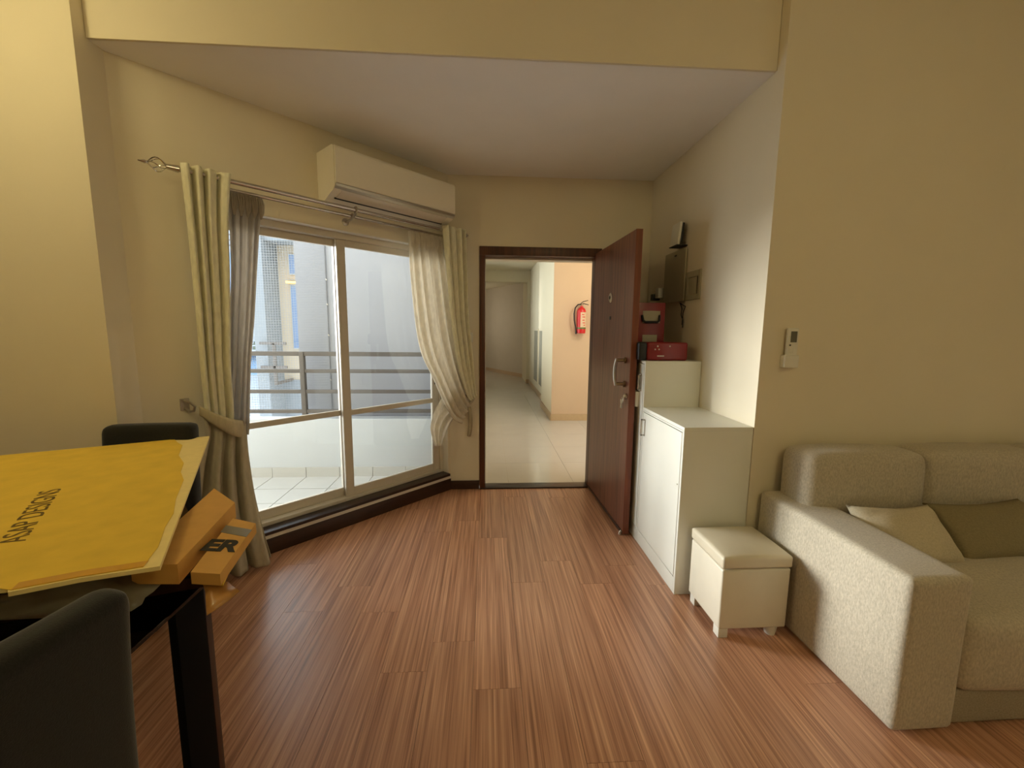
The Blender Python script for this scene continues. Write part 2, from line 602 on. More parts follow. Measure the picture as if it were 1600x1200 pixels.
# door frame, threshold
tr = sempty('trim_4', 'dark brown wooden door frame', 'door frame', (0.42, YB, 0))
boxo('frame_post', (-0.064, -0.017, YB - 0.012, 3.66, 0, 2.0), MFRAMEW, tr, 0.004)
boxo('frame_post', (0.90, 0.955, YB - 0.012, 3.66, 0, 2.0), MFRAMEW, tr, 0.004)
boxo('frame_head', (-0.064, 0.955, YB - 0.012, 3.66, 2.0, 2.071), MFRAMEW, tr, 0.004)
for z0, z1 in ((1.215, 1.285), (0.86, 0.96)):
    p = boxo('strike_plate', (-0.0185, -0.0155, 3.59, 3.625, z0, z1), MGOLD, tr, label='brass strike plate let into the frame')
bm = BM()
add_box(bm, -0.066, -0.012, 3.66, 3.766, 0, 2.0)
add_box(bm, -0.066, 0.95, 3.66, 3.766, 1.985, 2.07)
struct(obj('trim_5', bm, MCREAMP), 'plastered lining of the doorway towards the corridor', 'reveal')
struct(boxo('trim_6', (-0.06, 0.95, 3.545, 3.66, -0.01, 0.012), MGRAN, bev=0.004), 'dark stone threshold of the entrance door', 'threshold')

# ------------------------------------------------------------------ entrance door (open leaf)
hinge = Vector((0.90, 3.552, 0))
free = Vector((0.930, 2.669, 0))
dd = (free - hinge).normalized()
nn = Vector((dd.y, -dd.x, 0))           # towards the room (-x side)
if nn.x > 0:
    nn = -nn
MD = Matrix(((dd.x, nn.x, 0, hinge.x), (dd.y, nn.y, 0, hinge.y), (0, 0, 1, 0), (0, 0, 0, 1)))
DW = (free - hinge).length
bm = BM()
add_box(bm, 0.0, DW - 0.004, -0.042, 0.0, 0.012, 2.028, 0.002, 1, mtx=MD)
door = struct(obj('door_1', bm, MDOOR, loc=hinge), 'open red-brown veneered entrance door leaf', 'door')
boxo('edge_strip', (DW - 0.004, DW + 0.002, -0.042, 0.0, 0.012, 2.028), MDOOREDGE, door, mtx=MD, label='lighter solid wood edge of the door leaf')
boxo('door_sweep', (0.02, DW - 0.01, 0.0, 0.006, 0.01, 0.03), MLEGB, door, 0.002, mtx=MD)


def dpt(u, n, z):
    return MD @ Vector((u, n, z))


bm = BM()
add_lathe(bm, (0, 0, 0), [(0.036, 0.0), (0.036, 0.004), (0.030, 0.008), (0.012, 0.008)], 24, 'y')
for v in bm.verts:
    v.co = MD @ (v.co + Vector((0.44, 0, 1.637)))
pd = obj('peephole_plate', bm, MCHROME, door, True, label='round silver viewer plate')
bm = BM()
add_lathe(bm, (0, 0, 0), [(0.012, 0.006), (0.012, 0.012), (0.006, 0.013)], 14, 'y')
for v in bm.verts:
    v.co = MD @ (v.co + Vector((0.44, 0, 1.637)))
obj('lens', bm, MBLACK, pd, True)
bm = BM()
add_box(bm, 0.43, 0.46, 0.0, 0.004, 1.475, 1.50, 0.002, 1, mtx=MD)
obj('peephole', bm, MBLACK, door)
bm = BM()
add_tube(bm, [dpt(0.795, 0.06, 1.21), dpt(0.785, 0.066, 1.17), dpt(0.782, 0.068, 1.12), dpt(0.785, 0.066, 1.07), dpt(0.795, 0.06, 1.03)], [0.011, 0.011, 0.012, 0.011, 0.011], 10)
hd = obj('handle', bm, MCHROME, door, True, label='curved brushed nickel pull handle')
for z in (1.20, 1.04):
    bm = BM()
    add_tube(bm, [dpt(0.80, 0.0, z), dpt(0.80, 0.012, z), dpt(0.797, 0.014, z), dpt(0.795, 0.062, z)], [0.02, 0.02, 0.011, 0.011], 10)
    obj('handle_mount', bm, MBRASS, hd, True)
bm = BM()
add_tube(bm, [dpt(0.845, 0.0, 0.962), dpt(0.845, 0.012, 0.962), dpt(0.845, 0.02, 0.962)], [0.019, 0.019, 0.012], 14)
obj('lock_cylinder', bm, MCHROME, door, True)
boxo('latch_case', (0.80, DW + 0.008, -0.075, -0.043, 0.90, 1.0), MWHITE2, door, 0.004, mtx=MD, label='cream night latch case on the back of the door')
bm = BM()
add_tube(bm, [dpt(DW - 0.015, 0.004, 0.03), dpt(DW - 0.015, 0.012, 0.018), dpt(DW - 0.015, 0.014, 0.002)], [0.008, 0.010, 0.010], 10)
obj('door_stop', bm, MCHROME, door, True)
for z in (0.25, 1.0, 1.8):
    bm = BM()
    a = dpt(-0.004, -0.046, z)
    add_tube(bm, [a, a + Vector((0, 0, 0.1))], 0.008, 8)
    obj('hinge', bm, MBRASS, door, True)
# keys hanging from the lock
ks = thing('key_bunch', 'small bunch of silver keys hanging from the door lock', 'keys', dpt(0.835, 0.022, 0.945))
bm = BM()
add_tube(bm, [dpt(0.84, 0.028 , 0.955) + Vector((0, 0, -0.018 + 0.018 * math.cos(a))) + nn * 0.0 + dd * (0.018 * math.sin(a)) for a in [i * PI / 8 for i in range(17)]], 0.0018, 6, False)
obj('key_ring', bm, MCHROME, ks, True)
for i, (du, dz, tw) in enumerate(((0.0, -0.035, 0.1), (-0.014, -0.037, -0.25), (0.012, -0.036, 0.35))):
    bm = BM()
    rt = Matrix.Rotation(tw, 3, 'Y')
    q = []
    q += add_box(bm, -0.011, 0.011, -0.001, 0.001, -0.026, 0.0, 0.0, mtx=None)
    q += add_box(bm, -0.004, 0.004, -0.001, 0.001, -0.062, -0.026)
    q += add_box(bm, 0.004, 0.007, -0.001, 0.001, -0.058, -0.05)
    for v in q:
        v.co = rt @ v.co
        v.co = MD @ (v.co + Vector((0.835 + du, 0.026 + 0.004 * i, 0.957 + dz + 0.02)))
    obj('key', bm, MCHROME, ks)

# ------------------------------------------------------------------ sliding window
win = sempty('window_1', 'sliding balcony window with two glazed sashes in cream metal', 'window', WP(0.88, -0.1, 0.14))
boxo('outer_frame', (0.03, 0.06, -0.17, -0.06, 0.153, 2.03), MALU, win, 0.003, mtx=MWALL)
boxo('outer_frame', (1.69, 1.72, -0.17, -0.06, 0.153, 2.03), MALU, win, 0.003, mtx=MWALL)
boxo('outer_frame', (0.06, 1.69, -0.17, -0.06, 1.99, 2.03), MALU, win, 0.003, mtx=MWALL)
boxo('outer_frame', (0.06, 1.69, -0.17, -0.06, 0.153, 0.178), MALU, win, 0.003, mtx=MWALL)


def sash(u0, u1, off):
    z0, z1, w = 0.178, 1.99, 0.062
    bm = BM()
    add_box(bm, u0, u0 + w, off - 0.03, off, z0, z1, 0.003, 1, mtx=MWALL)
    add_box(bm, u1 - w, u1, off - 0.03, off, z0, z1, 0.003, 1, mtx=MWALL)
    add_box(bm, u0 + w, u1 - w, off - 0.028, off - 0.002, z0, z0 + 0.06, 0.002, 1, mtx=MWALL)
    add_box(bm, u0 + w, u1 - w, off - 0.028, off - 0.002, z1 - 0.045, z1, 0.002, 1, mtx=MWALL)
    sa = obj('sash', bm, MALU, win)
    boxo('mid_rail', (u0 + w, u1 - w, off - 0.028, off - 0.002, 0.775, 0.812), MALU, sa, 0.002, mtx=MWALL)
    for a, b in ((z0 + 0.06, 0.775), (0.812, z1 - 0.045)):
        boxo('glass_pane', (u0 + w - 0.004, u1 - w + 0.004, off - 0.017, off - 0.012, a - 0.004, b + 0.004), MGLASS, sa, mtx=MWALL)
    return sa


s1 = sash(0.06, 0.908, -0.075)
boxo('pull_handle', (0.085, 0.105, -0.0755, -0.068, 0.93, 1.09), MBLACK, s1, 0.004, mtx=MWALL, label='black flush pull in the sash')
s2 = sash(0.846, 1.69, -0.115)
bm = BM()
add_box(bm, 0.022, 0.03, -0.2, -0.001, 0.153, 2.034, mtx=MWALL)
add_box(bm, 0.022, 1.72, -0.2, -0.001, 2.03, 2.0345, mtx=MWALL)
struct(obj('trim_7', bm, MCREAMP), 'white plastered reveal of the window opening', 'reveal')

# ------------------------------------------------------------------ curtain rods
rod = thing('curtain_rod', 'double steel curtain rod over the window with cage finials', 'curtain rod', WP(0.87, 0.1, 2.12))
bm = BM()
add_tube(bm, [WP(1.775, 0.14, 2.142), WP(-0.03, 0.14, 2.142)], 0.0125, 12)
obj('rod', bm, MSTEEL, rod, True)
bm = BM()
add_tube(bm, [WP(1.70, 0.09, 2.112), WP(0.02, 0.09, 2.112)], 0.010, 12)
obj('rod', bm, MSTEEL, rod, True)


def finial(u0, dr, sc):
    bm = BM()
    add_tube(bm, [WP(u0, 0.14, 2.142), WP(u0 + dr * 0.05 * sc, 0.14, 2.142)], [0.017, 0.011], 10)
    o = obj('finial', bm, MSTEEL, rod, True)
    bm = BM()
    for q in range(5):
        pts = []
        for i in range(9):
            t = i / 8
            r = 0.032 * sc * math.sin(PI * min(1, t)) + 0.002
            a = 2 * PI * q / 5 + 1.6 * t
            pts.append(WP(u0 + dr * (0.045 + 0.075 * t) * sc, 0.14 + r * math.cos(a), 2.142 + r * math.sin(a)))
        add_tube(bm, pts, 0.0028, 5)
    obj('cage', bm, MSTEEL, o, True)
    bm = BM()
    add_tube(bm, [WP(u0 + dr * 0.118 * sc, 0.14, 2.142), WP(u0 + dr * 0.13 * sc, 0.14, 2.142), WP(u0 + dr * 0.155 * sc, 0.14, 2.142)], [0.004, 0.009, 0.003], 8)
    obj('tip', bm, MSTEEL, o, True)


finial(1.775, 1, 0.95)
finial(-0.03, -1, 0.42)
for u in (0.875, 1.71, 0.05):
    bm = BM()
    add_tube(bm, [WP(u, 0.002, 2.09), WP(u, 0.09, 2.095), WP(u, 0.14, 2.122)], [0.009, 0.008, 0.008], 8)
    for off, zz, rr in ((0.14, 2.142, 0.018), (0.09, 2.112, 0.015)):
        ring = [WP(u, off + rr * math.cos(a), zz + rr * math.sin(a)) for a in [i * PI / 8 for i in range(17)]]
        add_tube(bm, ring, 0.005, 6, False)
    b_ = obj('bracket', bm, MCHROME, rod, True)
    bm = BM()
    add_lathe(bm, (0, 0, 0), [(0.024, 0.0), (0.024, 0.004), (0.012, 0.008)], 14, 'y')
    for v in bm.verts:
        v.co = MWALL @ (v.co + Vector((u, 0.0, 2.09)))
    obj('wall_plate', bm, MCHROME, b_, True)


# ------------------------------------------------------------------ curtains
def interp(path, t):
    n = len(path) - 1
    f = min(max(t, 0), 1) * n
    i = min(int(f), n - 1)
    f -= i
    p0, p1, p2, p3 = path[max(i - 1, 0)], path[i], path[i + 1], path[min(i + 2, n)]
    return tuple(0.5 * (2 * b + (c - a) * f + (2 * a - 5 * b + 4 * c - d) * f * f + (3 * b - a - 3 * c + d) * f ** 3) for a, b, c, d in zip(p0, p1, p2, p3))


def drape(bm, L, Rr, folds, amp, off, nu=64, nv=36, phase=0.0, seed=0):
    """cloth between a left and right edge path of (u,z); folds run along the height; amp/off: paths over t"""
    r = random.Random(seed)
    w = [(r.uniform(0.7, 1.3), r.uniform(0, 2 * PI)) for _ in range(3)]
    grid = []
    for j in range(nv + 1):
        t = j / nv
        ul, zl = interp(L, t)
        ur, zr = interp(Rr, t)
        a = interp([(x,) for x in amp], t)[0]
        o = interp([(x,) for x in off], t)[0]
        row = []
        for i in range(nu + 1):
            s = i / nu
            ph = 2 * PI * folds * s + phase + 0.5 * math.sin(2 * PI * s * w[0][0] + w[0][1]) + 0.25 * math.sin(3 * t + w[1][1])
            wave = math.sin(ph)
            wave = math.copysign(abs(wave) ** 0.8, wave) + 0.25 * math.sin(2.3 * ph + w[2][1] + 2 * t)
            du = 0.25 * a * math.cos(ph)
            row.append(bm.verts.new(WP(ul + (ur - ul) * s + du, o + a * wave, zl + (zr - zl) * s)))
        grid.append(row)
    for j in range(nv):
        for i in range(nu):
            bm.faces.new((grid[j][i], grid[j][i + 1], grid[j + 1][i + 1], grid[j + 1][i]))
    return grid


def cloth(name, bm, m, parent=None, th=0.0025, **kw):
    o = obj(name, bm, m, parent, 'all', **kw)
    md = o.modifiers.new('solidify', 'SOLIDIFY')
    md.thickness = th
    md.offset = 0
    return o


# left opaque curtain
LO_L = [(1.765, 2.168), (1.759, 1.923), (1.756, 1.681), (1.753, 1.43), (1.753, 1.203), (1.749, 0.997), (1.745, 0.93)]
LO_R = [(1.56, 2.168), (1.585, 1.957), (1.597, 1.698), (1.612, 1.433), (1.626, 1.196), (1.626, 0.953), (1.63, 0.88)]
bm = BM()
drape(bm, LO_L, LO_R, 3.6, [0.026, 0.022, 0.020, 0.020, 0.018, 0.015, 0.012], [0.155, 0.155, 0.155, 0.152, 0.148, 0.14, 0.135], 84, 40, 0.4, 1)
cur = cloth('curtain', bm, MCURT, loc=WP(1.67, 0.14, 0))
tag(cur, 'olive cream opaque curtain in deep folds left of the window', 'curtain', 'opaque outer curtains')
# left sheer: upper part, pinch pleats, flared lower part
LS_L = [(1.561, 2.10), (1.57, 1.903), (1.58, 1.671), (1.602, 1.433), (1.62, 1.193), (1.66, 0.953), (1.66, 0.86)]
LS_R = [(1.405, 2.10), (1.428, 1.928), (1.456, 1.683), (1.485, 1.436), (1.519, 1.187), (1.547, 0.899), (1.56, 0.80)]
bm = BM()
drape(bm, LS_L, LS_R, 4.0, [0.014, 0.014, 0.012, 0.012, 0.012, 0.014, 0.012], [0.09, 0.09, 0.09, 0.095, 0.10, 0.115, 0.125], 72, 40, 1.0, 2)
sh = cloth('sheer_curtain', bm, MSHEER, loc=WP(1.5, 0.09, 0), th=0.0015)
tag(sh, 'grey linen sheer curtain gathered at the left end of the window', 'curtain', 'linen sheer curtains')
LB_L = [(1.765, 0.95), (1.76, 0.84), (1.80, 0.68), (1.84, 0.45), (1.86, 0.24), (1.88, 0.02)]
LB_R = [(1.56, 0.86), (1.565, 0.775), (1.556, 0.613), (1.538, 0.418), (1.51, 0.214), (1.475, 0.02)]
bm = BM()
drape(bm, LB_L, LB_R, 3.4, [0.012, 0.018, 0.03, 0.036, 0.042, 0.046], [0.125, 0.135, 0.13, 0.13, 0.13, 0.13], 84, 30, 2.0, 3)
cloth('flared_skirt', bm, MLINEN, sh, label='flared lower half of the sheer below the tieback')
for i in range(5):
    bm = BM()
    u = 1.545 - 0.032 * i
    for d in (-0.009, 0.0, 0.009):
        pts = [WP(u + d, 0.112 + 0.004 * math.sin(i), 2.098), WP(u + d * 1.15, 0.126, 2.06), WP(u + d * 0.9, 0.122, 2.02), WP(u + d * 0.25, 0.104, 1.985)]
        add_tube(bm, pts, [0.003, 0.0055, 0.005, 0.002], 6)
    obj('pinch_pleat', bm, MSHEER, sh, True)
# tieback band
bm = BM()
grid = []
for i in range(25):
    s = i / 24
    u = 1.775 - 0.215 * s
    zt = 0.992 - 0.118 * s - 0.012 * math.sin(PI * s)
    zb = 0.945 - 0.165 * s - 0.03 * math.sin(PI * s)
    o_ = 0.06 + 0.125 * math.sin(PI * min(1, 0.12 + s * 0.86)) ** 0.6
    grid.append([bm.verts.new(WP(u, o_ + 0.006 * math.sin(PI * t / 5), zt + (zb - zt) * t / 5)) for t in range(6)])
for i in range(24):
    for t in range(5):
        bm.faces.new((grid[i][t], grid[i + 1][t], grid[i + 1][t + 1], grid[i][t + 1]))
tb = cloth('curtain_tieback', bm, MBAND, th=0.006, loc=WP(1.7, 0.1, 0.9))
tag(tb, 'cream fabric tieback band gathering the left curtains', 'tieback')
hk = thing('tieback_hook', 'silver U-shaped wall hook beside the left curtain', 'hook', WP(1.80, 0.0, 0.985))
bm = BM()
add_box(bm, 1.79, 1.83, 0.0, 0.006, 0.955, 1.02, 0.002, 1, mtx=MWALL)
obj('wall_plate', bm, MCHROME, hk)
bm = BM()
add_tube(bm, [WP(1.81, 0.004, 1.005), WP(1.81, 0.05, 1.008), WP(1.80, 0.085, 1.005), WP(1.785, 0.095, 0.985), WP(1.79, 0.09, 0.962), WP(1.80, 0.06, 0.955), WP(1.81, 0.004, 0.968)], 0.006, 8)
obj('hook_bar', bm, MCHROME, hk, True)

# right opaque curtain, swept to a hook on the entrance wall
RO_L = [(0.174, 2.172), (0.141, 1.81), (0.107, 1.466), (0.051, 1.106), (-0.03, 0.86), (-0.07, 0.80)]
RO_R = [(-0.02, 2.172), (-0.038, 1.828), (-0.056, 1.47), (-0.097, 1.152), (-0.125, 0.90), (-0.14, 0.83)]
bm = BM()
drape(bm, RO_L, RO_R, 3.2, [0.030, 0.024, 0.022, 0.020, 0.012, 0.008], [0.165, 0.165, 0.165, 0.172, 0.180, 0.185], 72, 40, 0.2, 5)
cu2 = cloth('curtain', bm, MCURT, loc=WP(0.07, 0.15, 0))
tag(cu2, 'olive cream opaque curtain beside the entrance door frame', 'curtain', 'opaque outer curtains')
RS_L = [(0.448, 2.095), (0.443, 1.828), (0.427, 1.6), (0.404, 1.365), (0.367, 1.19), (0.28, 1.016), (0.194, 0.828), (0.104, 0.672), (0.021, 0.615)]
RS_R = [(0.135, 2.10), (0.088, 1.867), (0.052, 1.621), (0.014, 1.365), (-0.026, 1.153), (-0.060, 0.988), (-0.085, 0.897), (-0.105, 0.845), (-0.118, 0.815)]
bm = BM()
drape(bm, RS_L, RS_R, 4.6, [0.016, 0.018, 0.02, 0.022, 0.02, 0.02, 0.018, 0.014, 0.01], [0.09, 0.095, 0.10, 0.11, 0.125, 0.14, 0.155, 0.165, 0.17], 84, 52, 0.7, 6)
sh2 = cloth('sheer_curtain', bm, MSHEER2, loc=WP(0.25, 0.09, 0), th=0.0015)
tag(sh2, 'cream linen sheer swept aside to the right of the window', 'curtain', 'linen sheer curtains')
for i in range(7):
    bm = BM()
    u = 0.435 - 0.045 * i
    for d in (-0.010, 0.0, 0.010):
        pts = [WP(u + d, 0.112, 2.098), WP(u + d * 1.15, 0.126, 2.055), WP(u + d * 0.9, 0.122, 2.02), WP(u - 0.004 + d * 0.25, 0.104, 1.975)]
        add_tube(bm, pts, [0.003, 0.0058, 0.005, 0.002], 6)
    obj('pinch_pleat', bm, MSHEER2, sh2, True)
RT_L = [(0.10, 0.93), (0.155, 0.85), (0.205, 0.77), (0.245, 0.686), (0.257, 0.583), (0.215, 0.445)]
RT_R = [(-0.05, 0.80), (-0.06, 0.74), (-0.055, 0.682), (0.021, 0.638), (0.084, 0.555), (0.155, 0.440)]
bm = BM()
drape(bm, RT_L, RT_R, 3.0, [0.008, 0.012, 0.018, 0.02, 0.018, 0.014], [0.12, 0.105, 0.09, 0.08, 0.07, 0.07], 60, 30, 0.0, 8)
cloth('hanging_tail', bm, MSHEER2, sh2, 0.0015, label='loose tail of the sheer hanging below its tie')
# knot of cloth strip hanging from the hook
rb = thing('tie_ribbon', 'twisted cloth tie hanging from the hook beside the door', 'tie', (-0.19, 3.545, 0.78))
bm = BM()
grid = []
for i in range(14):
    t = i / 13
    w = 0.02 - 0.006 * t
    zc = 0.80 - 0.32 * t
    xx = -0.170 + 0.030 * math.sin(2.6 * t)
    yy = 3.535 - 0.012 * math.sin(5 * t)
    grid.append([bm.verts.new((xx - w, yy - 0.004 * math.cos(9 * t), zc)), bm.verts.new((xx, yy - 0.012, zc - 0.004)), bm.verts.new((xx + w, yy + 0.006 * math.cos(9 * t), zc))])
for i in range(13):
    for q in range(2):
        bm.faces.new((grid[i][q], grid[i][q + 1], grid[i + 1][q + 1], grid[i + 1][q]))
cloth('ribbon', bm, MBAND, rb, 0.003)
bm = BM()
add_tube(bm, [(-0.16, 3.562, 0.87), (-0.165, 3.53, 0.872), (-0.18, 3.505, 0.86), (-0.17, 3.50, 0.83), (-0.155, 3.51, 0.82)], 0.006, 8)
obj('wall_hook', bm, MBRASS, rb, True)
bm = BM()
ring = [(-0.155 + 0.04 * math.cos(a), 3.51 + 0.018 * math.sin(a), 0.80 + 0.03 * math.sin(a + 0.6)) for a in [i * PI / 8 for i in range(17)]]
add_tube(bm, ring, 0.012, 8, False)
obj('knot', bm, MLINEN, rb, True)

# ------------------------------------------------------------------ air conditioner
ac = thing('air_conditioner', 'white split air conditioner mounted on the wall above the window', 'air conditioner', WP(0.58, 0, 2.3))
U0, U1 = 0.12, 1.045


def add_profile(bm, prof, u0, u1):
    a = [bm.verts.new(WP(u0, o, z)) for o, z in prof]
    b = [bm.verts.new(WP(u1, o, z)) for o, z in prof]
    n = len(prof)
    bm.faces.new(a)
    bm.faces.new(b[::-1])
    for i in range(n):
        bm.faces.new((a[i], b[i], b[(i + 1) % n], a[(i + 1) % n]))


bm = BM()
add_profile(bm, [(0.0, 2.468), (0.20, 2.468), (0.218, 2.46), (0.218, 2.235), (0.195, 2.215), (0.15, 2.20), (0.09, 2.175), (0.0, 2.178)], U0, U1)
obj('body', bm, MAC, ac, True)
bm = BM()
add_profile(bm, [(0.219, 2.462), (0.228, 2.456), (0.233, 2.44), (0.233, 2.262), (0.229, 2.252), (0.219, 2.25)], U0 + 0.004, U1 - 0.004)
obj('front_panel', bm, MAC, ac, True)
bm = BM()
add_profile(bm, [(0.219, 2.249), (0.230, 2.247), (0.226, 2.233), (0.208, 2.222), (0.205, 2.226), (0.219, 2.238)], U0 + 0.004, U1 - 0.004)
obj('trim_strip', bm, MSILV, ac, True, label='silver strip under the front panel')
bm = BM()
add_profile(bm, [(0.206, 2.2235), (0.208, 2.2195), (0.135, 2.1885), (0.131, 2.1915)], U0 + 0.06, U1 - 0.05)
obj('louvre', bm, MACD, ac, True, label='grey air louvre flap')
bm = BM()
add_profile(bm, [(0.131, 2.1925), (0.132, 2.188), (0.124, 2.184), (0.122, 2.188)], U0 + 0.05, U1 - 0.04)
obj('outlet_slot', bm, MBLACK, ac)

# ------------------------------------------------------------------ wall fittings
rm = thing('remote_control', 'cream remote control standing in its wall holder above the sofa', 'remote', (1.505, YS, 1.22))
boxo('handset', (1.478, 1.532, YS - 0.032, YS - 0.012, 1.245, 1.418), MWHITE2, rm, 0.006, 3)
hb = boxo('holder', (1.467, 1.541, YS - 0.036, YS - 0.0005, 1.222, 1.285), MWHITE2, rm, 0.005, 3, label='cream wall pocket of the remote')
boxo('screen', (1.490, 1.522, YS - 0.0325, YS - 0.0315, 1.348, 1.402), MSCREEN, rm)
for i, (xx, zz) in enumerate(((1.490, 1.334), (1.492, 1.316), (1.508, 1.316), (1.492, 1.300), (1.508, 1.300))):
    bm = BM()
    add_lathe(bm, (xx, YS - 0.032, zz), [(0.0045, 0), (0.0045, -0.0015), (0.003, -0.002)], 10, 'y')
    obj('button', bm, MBLACK if i == 0 else MWHITE2, rm, True)
sw = thing('light_switch', 'small cream double light switch between curtain and door frame', 'switch', (-0.16, YB, 1.32))
boxo('plate', (-0.206, -0.118, YB - 0.008, YB - 0.0005, 1.285, 1.368), MWHITE2, sw, 0.003)
for i in range(2):
    boxo('rocker', (-0.192 + 0.031 * i, -0.163 + 0.031 * i, YB - 0.012, YB - 0.008, 1.305, 1.348), MAC, sw, 0.002)

db = thing('distribution_box', 'grey metal distribution box on the recess wall above the red bags', 'electrical box', (XR, 2.92, 1.77))
boxo('case', (XR - 0.012, XR - 0.0005, 2.87, 3.185, 1.612, 1.955), MDB, db, 0.004)
boxo('lid', (XR - 0.02, XR - 0.012, 2.86, 3.195, 1.605, 1.962), MDB, db, 0.004)
boxo('catch', (XR - 0.023, XR - 0.02, 3.0, 3.03, 1.925, 1.933), MBLACK, db)
d2 = thing('breaker_panel', 'small framed breaker panel on the recess wall right of the grey box', 'electrical box', (XR, 2.71, 1.69))
bm = BM()
for b in ((2.662, 2.690, 1.604, 1.792), (2.822, 2.850, 1.604, 1.792), (2.69, 2.822, 1.752, 1.792), (2.69, 2.822, 1.604, 1.64)):
    add_box(bm, XR - 0.010, XR - 0.0005, b[0], b[1], b[2], b[3], 0.002, 1)
obj('frame', bm, MDB, d2)
boxo('door_flap', (XR - 0.006, XR - 0.001, 2.712, 2.820, 1.642, 1.750), MDB, d2, 0.002)
boxo('recess', (XR - 0.004, XR - 0.0006, 2.69, 2.712, 1.64, 1.752), MBLACK, d2)
rt = thing('wifi_router', 'white upright wireless router on a thin wall shelf above the grey box', 'router', (1.33, 2.95, 1.98))
bm = BM()
add_box(bm, 1.300, 1.318, 2.885, 3.01, 1.985, 2.135, 0.006, 3, rot=Matrix.Rotation(0.09, 3, 'Y'))
obj('shell', bm, MWHITE2, rt, True)
bm = BM()
add_box(bm, 1.320, 1.336, 2.89, 3.005, 1.985, 2.13, 0.005, 2, rot=Matrix.Rotation(0.09, 3, 'Y'))
obj('back_shell', bm, MBLACK, rt, True)
boxo('wall_shelf', (1.29, XR - 0.0005, 2.885, 3.01, 1.978, 1.984), MBLACK, rt)
cb = BM()
add_tube(cb, [(1.345, 2.90, 1.592), (1.35, 2.88, 1.55), (1.342, 2.87, 1.51), (1.352, 2.86, 1.47), (1.35, 2.855, 1.42)], 0.0035, 6)
add_tube(cb, [(1.35, 2.92, 1.592), (1.355, 2.84, 1.565), (1.35, 2.86, 1.52), (1.352, 2.87, 1.44)], 0.003, 6)
tag(obj('cable', cb, MBLACK, None, True, loc=(1.35, 2.88, 1.5)), 'thin black wires hanging below the grey distribution box', 'cable')
ad = thing('power_adapter', 'small white power adapter on the wall left of the grey box', 'adapter', (1.35, 3.26, 1.68))
boxo('adapter_body', (XR - 0.05, XR - 0.001, 3.22, 3.28, 1.65, 1.725), MWHITE2, ad, 0.004)
boxo('plug', (XR - 0.06, XR - 0.001, 3.30, 3.35, 1.635, 1.685), MBLACK, ad, 0.004)

# ------------------------------------------------------------------ cabinets
cab = thing('shoe_cabinet', 'low white cabinet flush with the wall corner beside the footstool', 'cabinet', (1.18, 2.32, 0))
x0, x1, y0, y1 = 1.0, XR - 0.002, YS + 0.002, 2.585
bm = BM()
add_box(bm, x0, x1, y0, y0 + 0.018, 0, 0.895, 0.001, 1)
add_box(bm, x0 + 0.02, x1, y0 + 0.018, y1, 0.0, 0.88)
obj('body', bm, MWHITE, cab)
boxo('top', (x0, x1, y0, y1, 0.895, 0.913), MWHITE, cab, 0.001, 1)
boxo('top_rail', (x0, x0 + 0.019, y0 + 0.02, y1, 0.885, 0.894), MWHITE, cab)
boxo('plinth', (x0, x0 + 0.018, y0 + 0.018, y1, 0.0, 0.088), MWHITE, cab, 0.001, 1)
dr = boxo('cabinet_door', (x0 - 0.001, x0 + 0.018, y0 + 0.022, y1 - 0.004, 0.093, 0.881), MWHITE, cab, 0.0015, 1)


def pull(y, z0, z1, xs, par):
    bm = BM()
    xf = xs - 0.024
    for a in (z0, z1 - 0.008):
        add_box(bm, xf, xs, y, y + 0.012, a, a + 0.008)
    add_box(bm, xf, xf + 0.008, y, y + 0.012, z0, z1)
    return obj('cabinet_handle', bm, MCHROME, par, label='slim chrome bar handle')


pull(2.545, 0.735, 0.842, x0 - 0.001, dr)
bm = BM()
add_lathe(bm, (x0 - 0.001, 2.06, 0.60), [(0.004, 0), (0.004, -0.002)], 8, 'x')
obj('screw_cap', bm, MDB, dr)
c2 = thing('tall_cabinet', 'taller white cabinet behind the open door carrying the red bags', 'cabinet', (1.18, 2.95, 0))
bm = BM()
add_box(bm, x0 + 0.02, x1, 2.588, 3.40, 0, 1.19)
add_box(bm, x0, x1, 2.587, 2.605, 0.0, 1.19, 0.001, 1)
obj('body', bm, MWHITE, c2)
boxo('top', (x0, x1, 2.587, 3.40, 1.19, 1.207), MWHITE, c2, 0.001, 1)
d3 = boxo('cabinet_door', (x0 - 0.001, x0 + 0.018, 2.61, 3.0, 0.092, 1.186), MWHITE, c2, 0.0015, 1)
d4 = boxo('cabinet_door', (x0 - 0.001, x0 + 0.018, 3.004, 3.396, 0.092, 1.186), MWHITE, c2, 0.0015, 1)
boxo('plinth', (x0, x0 + 0.018, 2.606, 3.40, 0.0, 0.088), MWHITE, c2)
pull(2.64, 1.01, 1.12, x0 - 0.001, d3)
pull(3.35, 1.01, 1.12, x0 - 0.001, d4)

# red items on the tall cabinet
rb1 = thing('red_box', 'tall red gift box with pale handle window standing on the tall cabinet', 'box', (1.10, 2.85, 1.207))
boxo('case', (1.00, 1.20, 2.80, 2.94, 1.207, 1.585), MREDD, rb1, 0.006)
boxo('label_patch', (1.045, 1.165, 2.7985, 2.80, 1.45, 1.53), MDB, rb1)
bm = BM()
add_tube(bm, [(1.04, 2.795, 1.50), (1.045, 2.785, 1.465), (1.06, 2.782, 1.455), (1.14, 2.782, 1.455), (1.155, 2.785, 1.465), (1.16, 2.795, 1.50)], 0.008, 8)
obj('carry_handle', bm, MBLACK, rb1, True)
boxo('label_patch', (1.05, 1.15, 2.7985, 2.80, 1.31, 1.37), MDB, rb1)
rb2 = thing('red_case', 'dark red glossy case with black end lying on the tall cabinet', 'case', (1.14, 2.69, 1.207))
boxo('case', (1.02, 1.285, 2.62, 2.77, 1.208, 1.325), MREDD, rb2, 0.014, 3)
